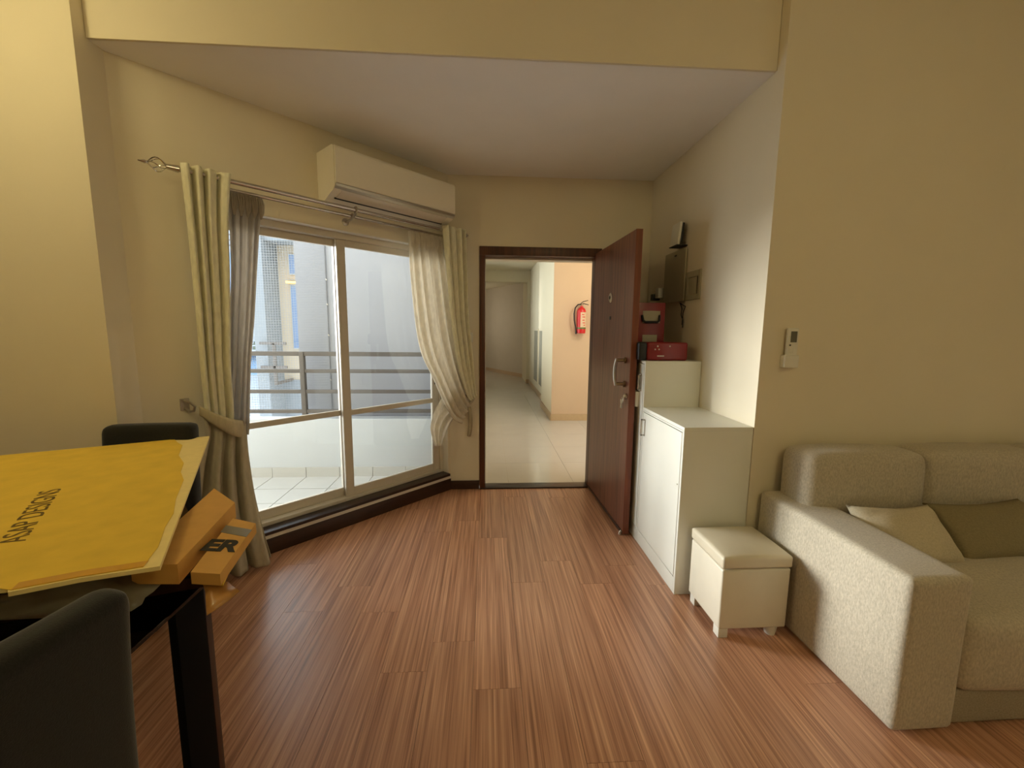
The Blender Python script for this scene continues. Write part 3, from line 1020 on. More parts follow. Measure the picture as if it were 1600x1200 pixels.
boxo('black_end', (0.965, 1.022, 2.625, 2.765, 1.208, 1.325), MBLACK, rb2, 0.014, 3, label='black end piece of the red case')
for xx, zz in ((1.085, 1.30), (1.165, 1.30), (1.07, 1.28), (1.095, 1.28)):
    bm = BM()
    add_lathe(bm, (xx, 2.6205, zz), [(0.005, 0), (0.005, -0.003), (0.003, -0.004)], 10, 'y')
    obj('stud', bm, MCHROME, rb2, True)
boxo('name_plate', (1.085, 1.13, 2.6185, 2.6205, 1.235, 1.241), MCHROME, rb2)

# ------------------------------------------------------------------ ottoman
ot = thing('storage_ottoman', 'ivory leatherette storage footstool between white cabinet and sofa', 'footstool', (1.215, 1.835, 0))
bm = BM()
add_box(bm, 1.058, 1.378, 1.695, 1.985, 0.045, 0.336, 0.01, 3)
obj('body', bm, MLEATH, ot, True)
bm = BM()
n_ = 14
add_box(bm, 1.054, 1.382, 1.690, 1.990, 0.340, 0.396, 0.016, 4)
bmesh.ops.subdivide_edges(bm, edges=[e for e in bm.edges if e.calc_length() > 0.1], cuts=8, use_grid_fill=True)
for v in bm.verts:
    if v.co.z > 0.37:
        a = 1 - ((v.co.x - 1.218) / 0.164) ** 2
        b = 1 - ((v.co.y - 1.84) / 0.15) ** 2
        v.co.z += 0.016 * max(0, a) ** 0.6 * max(0, b) ** 0.6
obj('lid', bm, MLEATH2, ot, True)
for fx, fy in ((1.062, 1.70), (1.062, 1.925), (1.325, 1.925)):
    boxo('foot', (fx, fx + 0.045, fy, fy + 0.045, 0, 0.05), MWHITE2, ot, 0.003)
bm = BM()
add_lathe(bm, (1.325, 1.725, 0), [(0.022, 0), (0.026, 0.02), (0.03, 0.05)], 16)
obj('foot', bm, MWHITE2, ot, True)

# ------------------------------------------------------------------ sofa
so = thing('sofa', 'grey beige chenille sofa with broad block arm along the wall', 'sofa', (2.4, 1.6, 0))


def soft_box(name, b, m, par, bev, seg=4, puff=0.0, cuts=6, wob=0.0, seed=0, label=None):
    bm = BM()
    add_box(bm, *b, bev=bev, seg=seg)
    bmesh.ops.subdivide_edges(bm, edges=[e for e in bm.edges if e.calc_length() > 0.12], cuts=cuts, use_grid_fill=True)
    c = Vector(((b[0] + b[1]) / 2, (b[2] + b[3]) / 2, (b[4] + b[5]) / 2))
    h = Vector(((b[1] - b[0]) / 2, (b[3] - b[2]) / 2, (b[5] - b[4]) / 2))
    r = random.Random(seed)
    ph = [r.uniform(0, 6) for _ in range(6)]
    for v in bm.verts:
        q = Vector(((v.co.x - c.x) / h.x, (v.co.y - c.y) / h.y, (v.co.z - c.z) / h.z))
        for a in range(3):
            o1, o2 = (a + 1) % 3, (a + 2) % 3
            if abs(q[a]) > 0.9:
                v.co[a] += math.copysign(puff * max(0, 1 - q[o1] ** 2) ** 0.5 * max(0, 1 - q[o2] ** 2) ** 0.5, q[a])
        if wob:
            v.co += Vector((math.sin(9 * v.co.y + ph[0]), math.sin(8 * v.co.z + ph[1]), math.sin(7 * v.co.x + ph[2] + 3 * v.co.y))) * wob
    return obj(name, bm, m, par, 'all', label=label)


soft_box('arm', (1.413, 1.645, 1.215, 2.0, 0.012, 0.585), MSOFA, so, 0.028, 4, 0.006, 8, 0.002, 1)
boxo('base', (1.648, 3.3, 1.235, 2.0, 0.012, 0.15), MSOFAD, so, 0.012, 3)
soft_box('seat_cushion', (1.652, 2.50, 1.212, 1.86, 0.152, 0.432), MSOFA, so, 0.045, 4, 0.022, 8, 0.003, 2)
soft_box('seat_cushion', (2.505, 3.3, 1.212, 1.86, 0.152, 0.432), MSOFA, so, 0.045, 4, 0.022, 8, 0.003, 3)
soft_box('back_cushion', (1.50, 2.085, 1.785, 1.995, 0.40, 0.832), MSOFA, so, 0.055, 5, 0.012, 8, 0.003, 4)
soft_box('back_cushion', (2.087, 2.68, 1.785, 1.995, 0.40, 0.836), MSOFA, so, 0.055, 5, 0.012, 8, 0.003, 5)
soft_box('back_cushion', (2.682, 3.3, 1.785, 1.995, 0.40, 0.832), MSOFA, so, 0.055, 5, 0.012, 8, 0.003, 6)
boxo('arm_foot', (1.46, 1.50, 1.26, 1.30, 0, 0.013), MBLACK, so)
boxo('arm_foot', (2.6, 2.64, 1.30, 1.34, 0, 0.013), MBLACK, so)
boxo('arm_foot', (1.46, 1.50, 1.90, 1.94, 0, 0.013), MBLACK, so)


def pillow(name, c, w, h, d, tilt, yawz, m, label, grp, seed=0):
    bm = BM()
    N = 18
    rows = {1: [], -1: []}
    rt_ = Matrix.Rotation(yawz, 3, 'Z') @ Matrix.Rotation(tilt, 3, 'X')
    r = random.Random(seed)
    ph = [r.uniform(0, 6) for _ in range(4)]
    for sgn in (1, -1):
        for i in range(N + 1):
            row = []
            for j in range(N + 1):
                a, b = -1 + 2 * i / N, -1 + 2 * j / N
                th = max(0, (1 - a ** 4) * (1 - b ** 4)) ** 0.55
                pin = 1 - 0.06 * (1 - abs(a)) * abs(b) - 0.0
                pin2 = 1 - 0.06 * (1 - abs(b)) * abs(a)
                p = Vector((a * w / 2 * pin2, -sgn * d / 2 * th + 0.004 * math.sin(6 * a + ph[0]) * th + 0.004 * math.sin(9 * b * a + ph[1]) * th, b * h / 2 * pin))
                p.z -= 0.012 * (1 - a * a) * (b > 0.5)
                row.append(bm.verts.new(Vector(c) + rt_ @ p))
            rows[sgn].append(row)
        g = rows[sgn]
        for i in range(N):
            for j in range(N):
                q = (g[i][j], g[i + 1][j], g[i + 1][j + 1], g[i][j + 1])
                bm.faces.new(q if sgn > 0 else q[::-1])
    bmesh.ops.remove_doubles(bm, verts=bm.verts, dist=0.0004)
    o = obj(name, bm, m, None, 'all', loc=c)
    return tag(o, label, 'cushion', grp)


pillow('cushion', (1.825, 1.63, 0.525), 0.385, 0.27, 0.12, -0.80, -0.03, MCUSH, 'beige cushion leaning in the sofa corner beside the arm', 'cushions on the sofa', 1)
pillow('cushion', (2.27, 1.655, 0.525), 0.52, 0.27, 0.13, -0.76, 0.06, MCUSH2, 'darker olive cushion on the sofa right of the beige one', 'cushions on the sofa', 2)

# ------------------------------------------------------------------ dining table, chairs
tb_ = thing('dining_table', 'glass topped dining table with black legs buried under cardboard at the left edge', 'table', (-1.25, 0.7, 0))
boxo('tabletop', (-1.80, -0.735, 0.05, 1.25, 0.722, 0.734), glass_mat('clear_table_glass', (0.93, 0.92, 0.90)), tb_, 0.002, 1)
boxo('leg', (-0.758, -0.738, 0.962, 1.062, 0, 0.7215), MLEG, tb_, 0.002, label='black square table leg')
boxo('leg_back_strip', (-0.758, -0.7395, 1.0625, 1.085, 0, 0.7215), MLEGB, tb_, 0.002, label='thin brown strip along the table leg')
boxo('leg', (-1.79, -1.70, 1.14, 1.24, 0, 0.7215), MLEG, tb_, 0.003)
boxo('leg', (-1.79, -1.70, 0.08, 0.18, 0, 0.7215), MLEG, tb_, 0.003)
boxo('leg', (-0.83, -0.74, 0.08, 0.18, 0, 0.7215), MLEG, tb_, 0.003)


def chair(name, c, rz, label, w=0.42, top=0.955, grp='black dining chairs', inset=0.0, leg_in=0.0):
    """back panel along local x, seat towards local -y... c = floor centre of the back panel"""
    t = thing(name, label, 'chair', c, grp)
    mt = Matrix.Translation(c) @ Matrix.Rotation(rz, 4, 'Z')

    def part(nm, b, m, bev, seg=3, lean=0.0):
        bm = BM()
        add_box(bm, *b, bev=bev, seg=seg)
        bmesh.ops.subdivide_edges(bm, edges=[e for e in bm.edges if e.calc_length() > 0.12], cuts=5, use_grid_fill=True)
        for v in bm.verts:
            if lean:
                v.co.y += lean * (v.co.z - 0.45) ** 2 + 0.05 * (v.co.x / (w / 2)) ** 2 * -0.25
            v.co = mt @ v.co
        return obj(nm, bm, m, t, True)
    part('backrest', (-w / 2, w / 2, -0.04, 0.04, 0.43, top), MCHAIR, 0.034, 5, 0.12)
    part('seat', (-w / 2 + inset, w / 2, -0.40, -0.034, 0.40, 0.475), MCHAIR, 0.022, 4)
    for lx in (-w / 2 + inset + 0.025 + leg_in, w / 2 - 0.025 - leg_in):
        for yy in (-0.37, -0.02):
            part('leg', (lx - 0.02, lx + 0.02, yy - 0.02, yy + 0.02, 0, 0.42), MLEG, 0.003, 1)
    return t


chair('dining_chair', (-1.49, 1.90, 0), 0.10, 'black fabric dining chair showing its back behind the yellow cardboard', 0.36, 0.965, leg_in=0.105)
chair('dining_chair', (-0.735, 0.525, 0), -PI / 2 - 0.25, 'black fabric dining chair nearest the viewer in the lower left corner', 0.46, 0.94, inset=0.13)

# ------------------------------------------------------------------ cardboard pile on the table
bd = thing('board_stack', 'stack of dark wrapped flat boards lying on the dining table', 'boards', (-1.2, 0.9, 0.751))
for i, (poly, z0, z1) in enumerate((
        ([(-0.695, 1.055), (-1.02, 1.40), (-1.78, 1.20), (-1.50, 0.80), (-1.09, 0.928), (-0.83, 1.012)], 0.7345, 0.765),
        ([(-0.72, 1.06), (-1.03, 1.39), (-1.76, 1.21), (-1.48, 0.82), (-1.08, 0.945), (-0.83, 1.02)], 0.766, 0.795),
        ([(-0.705, 1.05), (-1.0, 1.385), (-1.77, 1.19), (-1.49, 0.80), (-1.09, 0.932), (-0.83, 1.01)], 0.796, 0.819))):
    bm = BM()
    add_prism(bm, poly, z0, z1)
    obj('board', bm, MBOARD, bd)
fm = BM()
pts = [(-0.752, 0.875, 0.797), (-0.748, 0.935, 0.812), (-0.80, 0.985, 0.845), (-0.90, 0.975, 0.85), (-1.0, 0.92, 0.84), (-1.09, 0.885, 0.81), (-1.05, 0.87, 0.775), (-0.88, 0.91, 0.77)]
cc = fm.verts.new((-0.87, 0.93, 0.838))
vv = [fm.verts.new(p) for p in pts]
for i in range(8):
    fm.faces.new((cc, vv[i], vv[(i + 1) % 8]))
bmesh.ops.subdivide_edges(fm, edges=fm.edges[:], cuts=3, use_grid_fill=True)
r = random.Random(4)
for v in fm.verts:
    v.co += Vector((r.uniform(-1, 1), r.uniform(-1, 1), r.uniform(-1, 1))) * 0.007
fo = cloth('plastic_film', fm, MFILM, th=0.001, loc=(-0.87, 0.93, 0.82))
tag(fo, 'crumpled grey plastic wrap under the front edge of the yellow cardboard', 'plastic wrap')


def slab(name, quad, z0, z1, m, parent=None, **kw):
    bm = BM()
    add_prism(bm, quad, z0, z1)
    return obj(name, bm, m, parent, **kw)


c1 = thing('carton', 'long brown flat carton sticking out from under the yellow cardboard', 'carton', (-0.80, 1.15, 0.82), 'flat cartons on the dining table')
slab('box', [(-0.90, 1.385), (-0.765, 1.265), (-0.695, 0.925), (-0.80, 0.93)], 0.8195, 0.868, MCART, c1)
c3 = thing('carton', 'brown carton printed ER with taped end at the right of the pile', 'carton', (-0.66, 1.05, 0.82), 'flat cartons on the dining table')
slab('box', [(-0.735, 1.20), (-0.652, 1.165), (-0.598, 0.915), (-0.668, 0.925)], 0.8195, 0.848, MCART, c3)
slab('tape_strip', [(-0.727, 1.155), (-0.641, 1.125), (-0.634, 1.085), (-0.718, 1.115)], 0.848, 0.8488, MFILM, c3, label='pale packing tape across the carton end')
ex = Vector((0.98, -0.12, 0)).normalized()
ey = Vector((-0.10, 0.98, 0)).normalized()
mt = Matrix(((ex.x, ey.x, 0, -0.712), (ex.y, ey.y, 0, 1.022), (0, 0, 1, 0.8492), (0, 0, 0, 1)))
text_mesh('print', 'ER', 0.075, mt, MINK, c3, 0.0003, 1.05, 0.0035)
slab('loose_flap', [(-0.69, 1.02), (-0.62, 0.985), (-0.60, 0.925), (-0.67, 0.95)], 0.8125, 0.8165, MKRAFT, c3)
fm = BM()
p = [(-0.700, 0.985, 0.826), (-0.680, 0.965, 0.823), (-0.640, 0.925, 0.802), (-0.60, 0.865, 0.785), (-0.562, 0.92, 0.80), (-0.60, 0.945, 0.81), (-0.645, 0.95, 0.815)]
vv = [fm.verts.new(q) for q in p]
for t3 in ((0, 1, 6), (1, 2, 6), (2, 5, 6), (2, 3, 5), (3, 4, 5)):
    fm.faces.new([vv[i] for i in t3])
bmesh.ops.subdivide_edges(fm, edges=fm.edges[:], cuts=2, use_grid_fill=True)
for v in fm.verts:
    v.co.z += r.uniform(-1, 1) * 0.003
to = cloth('packing_tape', fm, MTAPE, th=0.001, loc=(-0.63, 0.93, 0.81))
tag(to, 'crumpled amber tape end hanging off the front of the cartons', 'tape')

SZ = 0.890
cs = thing('cardboard_sheet', 'large yellow cardboard sheet with torn edge and stencilled lettering', 'cardboard', (-1.3, 1.1, SZ))
FL = (-1.55, 0.50)
slab('sheet', [(-1.273, 1.957), (-1.05, 1.545), (-0.87, 1.21), (-0.685, 0.865), (-0.81, 0.827), (-0.90, 0.786), (-0.915, 0.80), (-0.94, 0.795), FL, (-2.25, 1.51), (-1.871, 1.677), (-1.594, 1.804)], SZ, SZ + 0.009, MKRAFTL, cs)
slab('kraft_face', [(-1.384, 1.898), (-1.335, 1.845), (-1.283, 1.80), (-1.197, 1.654), (-1.111, 1.557), (-1.055, 1.46), (-0.99, 1.38), (-0.905, 1.224), (-0.84, 1.123), (-0.804, 1.044), (-0.747, 0.944), (-0.731, 0.90), (-0.716, 0.862), (-0.81, 0.832), (-0.90, 0.792), (-0.94, 0.80), (-1.54, 0.51), (-2.235, 1.51), (-1.871, 1.667), (-1.594, 1.794)], SZ + 0.0092, SZ + 0.0106, MKRAFT, cs, label='darker kraft paper face torn off along the right edge')
slab('tape_band', [(-0.722, 0.885), (-0.716, 0.862), (-0.81, 0.831), (-0.90, 0.792), (-0.91, 0.815), (-0.82, 0.855)], SZ + 0.0108, SZ + 0.0112, MKRAFTT, cs, label='darker packing tape along the front edge')
# lettering runs from lower left to upper right
a0, a1 = Vector((-1.072, 0.985, 0)), Vector((-1.345, 1.372, 0))
ex = (a1 - a0).normalized()
ey = Vector((-ex.y, ex.x, 0))
mt = Matrix(((ex.x, ey.x, 0, a0.x), (ex.y, ey.y, 0, a0.y), (0, 0, 1, SZ + 0.0112), (0, 0, 0, 1)))
text_mesh('stencil_lettering', 'ASAP DESIGNS', 0.067, mt, MINK2, cs, 0.0002, 0.93)
bm = BM()
add_box(bm, -1.30, -1.02, 0.95, 1.25, 0.8195, SZ - 0.0005)
tag(obj('packing_block', bm, MCARTE, loc=(-1.16, 1.1, 0.82)), 'brown carton block hidden under the yellow cardboard sheet', 'carton')

# ------------------------------------------------------------------ corridor beyond the door
cf = struct(boxo('floor_corridor', (-1.5, 3.0, 3.76, 17.4, -0.12, -0.004), MGROUT), 'corridor floor of large glossy cream tiles', 'floor')
yy = 3.662
while yy < 15.9:
    xx = -0.4
    while xx < 2.9:
        bm = BM()
        add_box(bm, xx + 0.001, xx + 0.599, yy + 0.001, yy + 0.599, -0.012, 0.0)
        obj('floor_tile', bm, MTILE, cf)
        xx += 0.6
    yy += 0.6
bm = BM()
add_prism(bm, [(0.992, 6.321), (3.0, 6.321), (3.0, 7.55), (0.992, 7.55)], 0, 2.9)
struct(obj('wall_pillar', bm, MPILL), 'peach corridor wall end carrying the fire extinguisher', 'wall')
bm = BM()
add_prism(bm, [(1.09, 7.55), (1.3, 7.55), (1.3, 12.4), (1.02, 12.4), (1.02, 10.8), (1.09, 10.8)], 0, 2.9)
struct(obj('wall_corridor', bm, MCORW), 'bright cream corridor wall with three grey panels', 'wall')
bm = BM()
add_box(bm, 0.9895, 0.9915, 6.33, 7.55, 0.11, 2.75)
struct(obj('trim_8', bm, MCORW), 'cream side face of the corridor wall end', 'wall')
bm = BM()
add_box(bm, 0.984, 3.0, 6.309, 6.3205, 0, 0.105)
add_box(bm, 0.979, 0.9885, 6.309, 7.56, 0, 0.105)
struct(obj('baseboard_pillar', bm, MSKIRT), 'beige tile skirting around the corridor wall end', 'skirting')
bm = BM()
add_box(bm, 1.078, 1.0895, 7.56, 10.8, 0, 0.105)
add_box(bm, 1.008, 1.0895, 10.788, 10.7995, 0, 0.105)
struct(obj('baseboard_corridor', bm, MSKIRT), 'beige tile skirting below the corridor panels', 'skirting')
for ya, yb in ((8.93, 9.62), (8.03, 8.68), (7.58, 7.78)):
    pn = thing('vent_panel', {8.93: 'farthest tall grey panel low on the bright corridor wall', 8.03: 'middle tall grey panel low on the bright corridor wall', 7.58: 'nearest grey panel sliver beside the peach wall end'}[ya], 'panel', (1.09, (ya + yb) / 2, 0.26), 'grey corridor panels')
    boxo('pane', (1.082, 1.0895, ya, yb, 0.26, 1.37), MVENT, pn)
    bm = BM()
    for b in ((ya - 0.04, ya, 0.22, 1.41), (yb, yb + 0.04, 0.22, 1.41), (ya, yb, 1.37, 1.41), (ya, yb, 0.22, 0.26)):
        add_box(bm, 1.076, 1.0895, *b)
    obj('panel_frame', bm, MCORW, pn)
struct(boxo('wall_header', (-0.17, 1.29, 10.79, 11.1, 2.575, 2.86), MCORW), 'cream beam across the far end of the corridor', 'beam')
bm = BM()
add_prism(bm, [(-1.5, 17.2), (1.35, 11.45), (1.5, 11.6), (-1.3, 17.4)], 0, 2.9)
struct(obj('wall_far', bm, MCORG), 'greyish slanted wall at the far end of the corridor', 'wall')
bm = BM()
add_prism(bm, [(-1.5, 17.18), (1.35, 11.43), (1.36, 11.45), (-1.49, 17.2)], 0, 0.11)
struct(obj('baseboard_far', bm, MSKIRT), 'tile skirting of the far corridor wall', 'skirting')
bm = BM()
add_box(bm, -0.6, 3.0, 3.765, 10.8, 2.86, 3.0)
add_box(bm, -1.5, 1.4, 11.1, 17, 2.7, 3.0)
struct(obj('ceiling_corridor', bm, MCORW), 'cream corridor ceiling', 'ceiling')
bm = BM()
add_box(bm, -0.32, -0.17, 3.77, 4.9, 0, 2.9)
add_box(bm, -0.32, -0.17, 4.9, 9.8, 0, 0.85)
add_box(bm, -0.32, -0.17, 9.8, 11.2, 0, 2.9)
add_box(bm, -1.6, -1.45, 11.0, 17.4, 0, 2.9)
add_box(bm, -1.5, -0.3, 11.0, 11.15, 0, 2.9)
add_box(bm, 3.0, 3.1, 3.7, 6.4, 0, 2.9)
struct(obj('wall_gallery', bm, MCORW), 'open side wall of the corridor gallery', 'wall')

gw = sempty('corridor_sun_filter', 'tinted glazing added out of view to dim the sun in the corridor', 'window', (-0.24, 7.3, 0.85))
MTINT = glass_mat('tinted_glass', (0.93, 0.93, 0.90))  # unseen panes added to cut the direct sun on the corridor wall
for a, b in ((4.9, 6.5), (6.55, 8.15), (8.2, 9.8)):
    boxo('glass_pane', (-0.25, -0.24, a, b, 0.852, 2.858), MTINT, gw)
for a in (6.5, 8.15):
    boxo('mullion', (-0.28, -0.21, a, a + 0.05, 0.852, 2.858), MALU, gw)

fx = thing('fire_extinguisher', 'red fire extinguisher with green banded label on the peach corridor wall', 'fire extinguisher', (1.40, 6.25, 1.34))
bm = BM()
add_lathe(bm, (1.40, 6.245, 0), [(0.058, 1.345), (0.066, 1.352), (0.068, 1.40), (0.068, 1.655), (0.062, 1.69), (0.045, 1.715), (0.022, 1.73), (0.02, 1.75)], 24)
obj('cylinder', bm, MRED, fx, True)


def wrap(z0, z1, a0, a1, rr, nm, m):
    bm = BM()
    prev = None
    for i in range(13):
        a = a0 + (a1 - a0) * i / 12
        q = [bm.verts.new((1.40 + rr * math.cos(a), 6.245 + rr * math.sin(a), z)) for z in (z0, z1)]
        if prev:
            bm.faces.new((prev[0], q[0], q[1], prev[1]))
        prev = q
    return obj(nm, bm, m, fx, True)


wrap(1.435, 1.655, math.radians(-112), math.radians(-10), 0.0692, 'label_sheet', MLABEL)
wrap(1.41, 1.435, math.radians(-178), math.radians(-2), 0.0692, 'green_band', MGREEN)
for i, (zz, a_, w_) in enumerate(((1.62, -80, 34), (1.585, -70, 40), (1.54, -74, 30), (1.50, -66, 36), (1.465, -60, 26))):
    wrap(zz - 0.006, zz + 0.006, math.radians(a_ - w_ / 2), math.radians(a_ + w_ / 2), 0.0698, 'label_marks', MRED)
bm = BM()
add_tube(bm, [(1.40, 6.245, 1.75), (1.40, 6.245, 1.785)], [0.018, 0.014], 10)
obj('valve', bm, MBRASS, fx, True)
bm = BM()
add_tube(bm, [(1.385, 6.24, 1.785), (1.42, 6.235, 1.81), (1.49, 6.23, 1.83)], [0.006, 0.007, 0.005], 6)
add_tube(bm, [(1.385, 6.24, 1.775), (1.43, 6.235, 1.782), (1.50, 6.23, 1.765)], [0.006, 0.007, 0.005], 6)
obj('squeeze_lever', bm, MRUBBER, fx, True)
bm = BM()
add_tube(bm, [(1.39, 6.235, 1.775), (1.34, 6.225, 1.765), (1.30, 6.22, 1.72), (1.285, 6.22, 1.63), (1.29, 6.22, 1.54), (1.31, 6.22, 1.45), (1.32, 6.225, 1.39), (1.323, 6.225, 1.335)], [0.009, 0.010, 0.010, 0.010, 0.010, 0.010, 0.011, 0.013], 8)
obj('hose', bm, MRUBBER, fx, True)
boxo('wall_bracket', (1.385, 1.415, 6.30, 6.3205, 1.55, 1.72), MRUBBER, fx)
lamp('corridor_fill', (1.75, 4.95, 2.4), 32, (1.0, 0.88, 0.68), 0.12)  # unseen warm fill added to brighten the corridor
lamp('corridor_end_fill', (-0.9, 12.8, 1.7), 14, (1.0, 0.90, 0.74), 0.25)  # unseen fill added to lift the far corridor wall

# ------------------------------------------------------------------ balcony
bf = BM()
add_prism(bf, [(-0.35, 3.76), (-0.35, 3.96), (-3.1, 3.96), (-3.1, 1.1), (-3.06, 1.1)], -0.15, -0.012)
bfl = struct(obj('floor_balcony', bf, MBALG), 'balcony floor of square pale tiles', 'floor')
WEDGE = 3.883 + 0.2 * math.sqrt(2) + 0.002


def clip2(pl, f):
    out = []
    for i in range(len(pl)):
        p, q = pl[i], pl[(i + 1) % len(pl)]
        fp, fq = f(p), f(q)
        if fp >= 0:
            out.append(p)
        if (fp >= 0) != (fq >= 0):
            t = fp / (fp - fq)
            out.append((p[0] + (q[0] - p[0]) * t, p[1] + (q[1] - p[1]) * t))
    return out


xx = -2.005 - 0.308 * 3
while xx < -0.62:
    yy = 3.918 - 0.308
    while yy > 1.2:
        g = 0.003
        pl = [(xx + g, yy + g), (xx + 0.308 - g, yy + g), (xx + 0.308 - g, yy + 0.308 - g), (xx + g, yy + 0.308 - g)]
        pl = clip2(pl, lambda p: (p[1] - p[0]) - WEDGE)
        if len(pl) > 2:
            bm = BM()
            add_prism(bm, pl, -0.012, 0.0)
            obj('floor_tile', bm, MBALT, bfl)
        yy -= 0.308
    # skirting tile
    boxo('skirting_tile', (xx + 0.002, xx + 0.306, 3.908, 3.9195, 0.0, 0.092), MBALT, bfl)
    xx += 0.308
struct(boxo('wall_parapet', (-3.2, -0.34, 3.92, 4.06, -0.15, 0.55), MPARA, bev=0.004), 'low white parapet wall of the balcony', 'parapet')
boxo_ = boxo
rl = thing('balcony_railing', 'grey painted metal railing standing on the balcony parapet', 'railing', (-1.7, 3.95, 0.55))
for z in (0.622, 0.808, 0.998, 1.157):
    h_ = 0.040 if z > 1.1 else 0.034
    boxo('rail', (-3.2, -0.36, 3.935, 3.965, z - h_ / 2, z + h_ / 2), MRAIL, rl, 0.003)
boxo('post', (-1.712, -1.672, 3.925, 3.975, 0.55, 1.175), MRAIL, rl, 0.003)
boxo('post', (-3.18, -3.14, 3.925, 3.975, 0.55, 1.175), MRAIL, rl, 0.003)
boxo('post', (-0.42, -0.385, 3.925, 3.975, 0.55, 1.175), MRAIL, rl, 0.003)

# ------------------------------------------------------------------ outside
bm = BM()
add_prism(bm, [(-1.80, 4.15), (-0.31, 4.15), (-0.31, 4.6), (-1.80, 4.6)], -3.0, 5.0)
struct(obj('wall_outside', bm, MOUT), 'large plain pale grey wall rising just beyond the balcony', 'wall')
nt = thing('bird_net', 'fine pale bird net hanging outside the left half of the window', 'net', (-2.2, 4.1, 1.5))
bm = BM()
NX0, NX1, NZ0, NZ1 = -3.1, -1.515, 0.6, 2.75


def net_p(a, z):
    xx = NX0 + (NX1 - NX0) * a
    yy = 4.03 + 0.105 * a ** 6
    return Vector((xx, yy, z - 0.06 * max(0, a - 0.7) * math.sin(z * 3)))


hw = 0.0013
steps = 22
for i in range(70):
    a = i / 69
    p0, p1 = net_p(a, NZ0), net_p(a, NZ1)
    q = [bm.verts.new(v) for v in (p0 + Vector((-hw, 0, 0)), p0 + Vector((hw, 0, 0)), p1 + Vector((hw, 0, 0)), p1 + Vector((-hw, 0, 0)))]
    bm.faces.new(q)
for j in range(94):
    z = NZ0 + (NZ1 - NZ0) * j / 93
    pr = None
    for i in range(steps + 1):
        p0 = net_p(i / steps, z)
        q = (bm.verts.new(p0 + Vector((0, 0, -hw))), bm.verts.new(p0 + Vector((0, 0, hw))))
        if pr:
            bm.faces.new((pr[0], q[0], q[1], pr[1]))
        pr = q
nm = obj('net_mesh', bm, MNET, nt)
nm['kind'] = 'stuff'
bm = BM()
add_tube(bm, [(-1.515, 4.138, z) for z in (0.55, 1.2, 1.9, 2.8)], 0.006, 6)
obj('edge_rope', bm, MROPE, nt, True)
for z in (0.9, 1.33, 1.62, 1.85, 2.2):
    bm = BM()
    add_tube(bm, [(-1.515, 4.149, z), (-1.515, 4.13, z), (-1.505, 4.13, z - 0.012)], 0.004, 6)
    obj('wall_hook', bm, MCHROME, nt, True)

YF = 9.0
fb = thing('beige_building', 'beige neighbouring building framed by a grey pillar', 'building', (-4.1, YF, -4))
boxo('grey_pillar', (-4.47, -4.24, YF - 0.6, YF + 1, -5, 3.7), MFG, fb)
boxo('grey_beam', (-4.24, -3.0, YF - 0.5, YF + 1, 3.03, 3.7), MFG, fb)
boxo('wall', (-4.24, -3.0, YF, YF + 1, 0.30, 3.03), MFB, fb)
boxo('lower_wall', (-4.24, -3.0, YF - 0.02, YF + 1, -5, 0.30), MFG, fb)
for z0, z1 in ((2.45, 2.85), (0.95, 2.26)):
    w_ = boxo('window', (-3.995, -3.86, YF - 0.04, YF, z0, z1), MFW, fb)
    boxo('pane', (-3.985, -3.87, YF - 0.05, YF - 0.04, z0 + 0.02, z1 - 0.02), MBGL, w_)
lp = thing('sunlit_ledge', 'sunlit ledge spot on the beige building, built as a glowing box', 'ledge', (-3.93, YF - 0.1, 2.28))
boxo('ledge_glow', (-4.03, -3.82, YF - 0.16, YF - 0.05, 2.27, 2.31), MGLOW, lp, 0.005)  # sunlit spot on the ledge, its brightness put in as emission
boxo('ledge_back', (-4.03, -3.82, YF - 0.05, YF - 0.04, 2.26, 2.33), MRAIL, lp)
tr_ = thing('bracket_rail', 'dark T-shaped metal railing end before the beige building', 'railing', (-4.14, YF - 0.7, 0.3))
boxo('post', (-4.10, -4.05, YF - 0.72, YF - 0.67, 0.28, 1.09), MRAIL, tr_)
boxo('wall_arm', (-4.10, -4.05, YF - 0.67, YF - 0.02, 0.28, 0.33), MRAIL, tr_)
boxo('rail', (-4.33, -3.85, YF - 0.72, YF - 0.67, 1.06, 1.11), MRAIL, tr_)
boxo('rail', (-4.33, -3.85, YF - 0.72, YF - 0.67, 0.60, 0.65), MRAIL, tr_)

wbld = thing('white_building', 'pale blue and white apartment building seen behind the net', 'building', (-5.0, YF + 2, -4))
K = (YF + 2) / YF
H0 = 1.4


def fz(z):
    return H0 + (z - H0) * K


def fxx(x):
    return x * K


Yw = YF + 2
boxo('wall', (fxx(-5.6), fxx(-4.2), Yw, Yw + 1.5, -5, fz(1.80)), MFW, wbld)
boxo('slab', (fxx(-5.6), fxx(-4.2), Yw - 0.3, Yw + 1.5, fz(1.80), fz(2.11)), MFPK, wbld)
boxo('blue_band', (fxx(-5.6), fxx(-4.2), Yw - 0.35, Yw + 1.5, fz(2.11), fz(2.83)), MFBL, wbld)
boxo('upper_wall', (fxx(-5.6), fxx(-4.2), Yw, Yw + 1.5, fz(2.84), fz(3.6)), MFW, wbld)
for xa, xb, za, zb in ((-4.66, -4.44, 1.0, 1.78), (-4.66, -4.46, -0.35, 0.21)):
    w_ = boxo('window_frame', (fxx(xa), fxx(xb), Yw - 0.06, Yw, fz(za), fz(zb)), MFW, wbld)
    boxo('pane', (fxx(xa + 0.05), fxx(xb - 0.03), Yw - 0.07, Yw - 0.06, fz(za + 0.04), fz(zb - 0.05)), MBGL, w_)
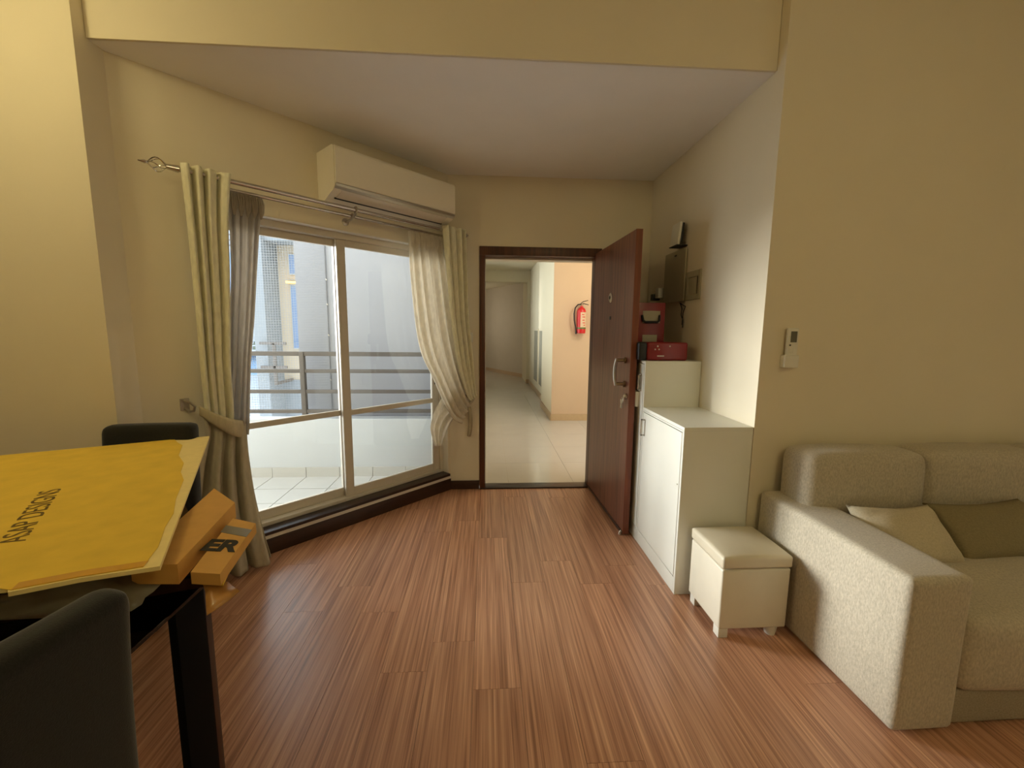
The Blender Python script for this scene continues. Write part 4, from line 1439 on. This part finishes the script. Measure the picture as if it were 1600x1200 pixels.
bm = BM()
add_prism(bm, [(fxx(-5.6), Yw - 0.9), (fxx(-4.4), Yw - 0.9), (fxx(-4.4), Yw), (fxx(-5.6), Yw)], fz(0.48), fz(0.52))
for v in bm.verts:
    v.co.z += (v.co.y - (Yw - 0.9)) / 0.9 * 0.38
obj('awning_roof', bm, MFBL, wbld)
for z in (1.02, 1.12, 1.22):
    bm = BM()
    add_tube(bm, [(fxx(-5.4), Yw - 0.35, fz(z)), (fxx(-4.36), Yw - 0.35, fz(z))], 0.02, 6)
    obj('balcony_rail', bm, MFW, wbld)
for z in (2.95, 3.05, 3.15, 3.25, 3.35):
    bm = BM()
    add_tube(bm, [(fxx(-5.4), Yw - 0.4, fz(z)), (fxx(-4.4), Yw - 0.4, fz(z))], 0.018, 6)
    obj('balcony_rail', bm, MRAIL, wbld)
for i, xx in enumerate((-4.66, -4.52)):
    bm = BM()
    r5 = random.Random(20 + i)
    for q in range(60):
        d = Vector((r5.gauss(0, 1), r5.gauss(0, 1), r5.gauss(0, 1))).normalized() * r5.uniform(0.03, 0.12)
        c = Vector((fxx(xx), Yw - 0.2, fz(1.06))) + d
        a = Vector((r5.uniform(-1, 1), r5.uniform(-1, 1), r5.uniform(-1, 1))) * 0.04
        b = Vector((r5.uniform(-1, 1), r5.uniform(-1, 1), r5.uniform(-1, 1))) * 0.03
        bm.faces.new([bm.verts.new(c + a), bm.verts.new(c + b), bm.verts.new(c - a), bm.verts.new(c - b)])
    add_box(bm, fxx(xx) - 0.07, fxx(xx) + 0.07, Yw - 0.27, Yw - 0.13, fz(0.99) - 0.06, fz(0.99) + 0.06)
    tag(obj('balcony_plant', bm, MPLANT, loc=(fxx(xx), Yw - 0.2, fz(0.99))), ('small green plant on the far balcony nearest the curtain', 'small green plant on the far balcony nearest the grey pillar')[i], 'plant', 'plants on the far balcony')
boxo('balcony_slab', (fxx(-5.5), fxx(-4.3), Yw - 0.42, Yw, fz(0.90), fz(0.99) - 0.06), MFW, wbld)
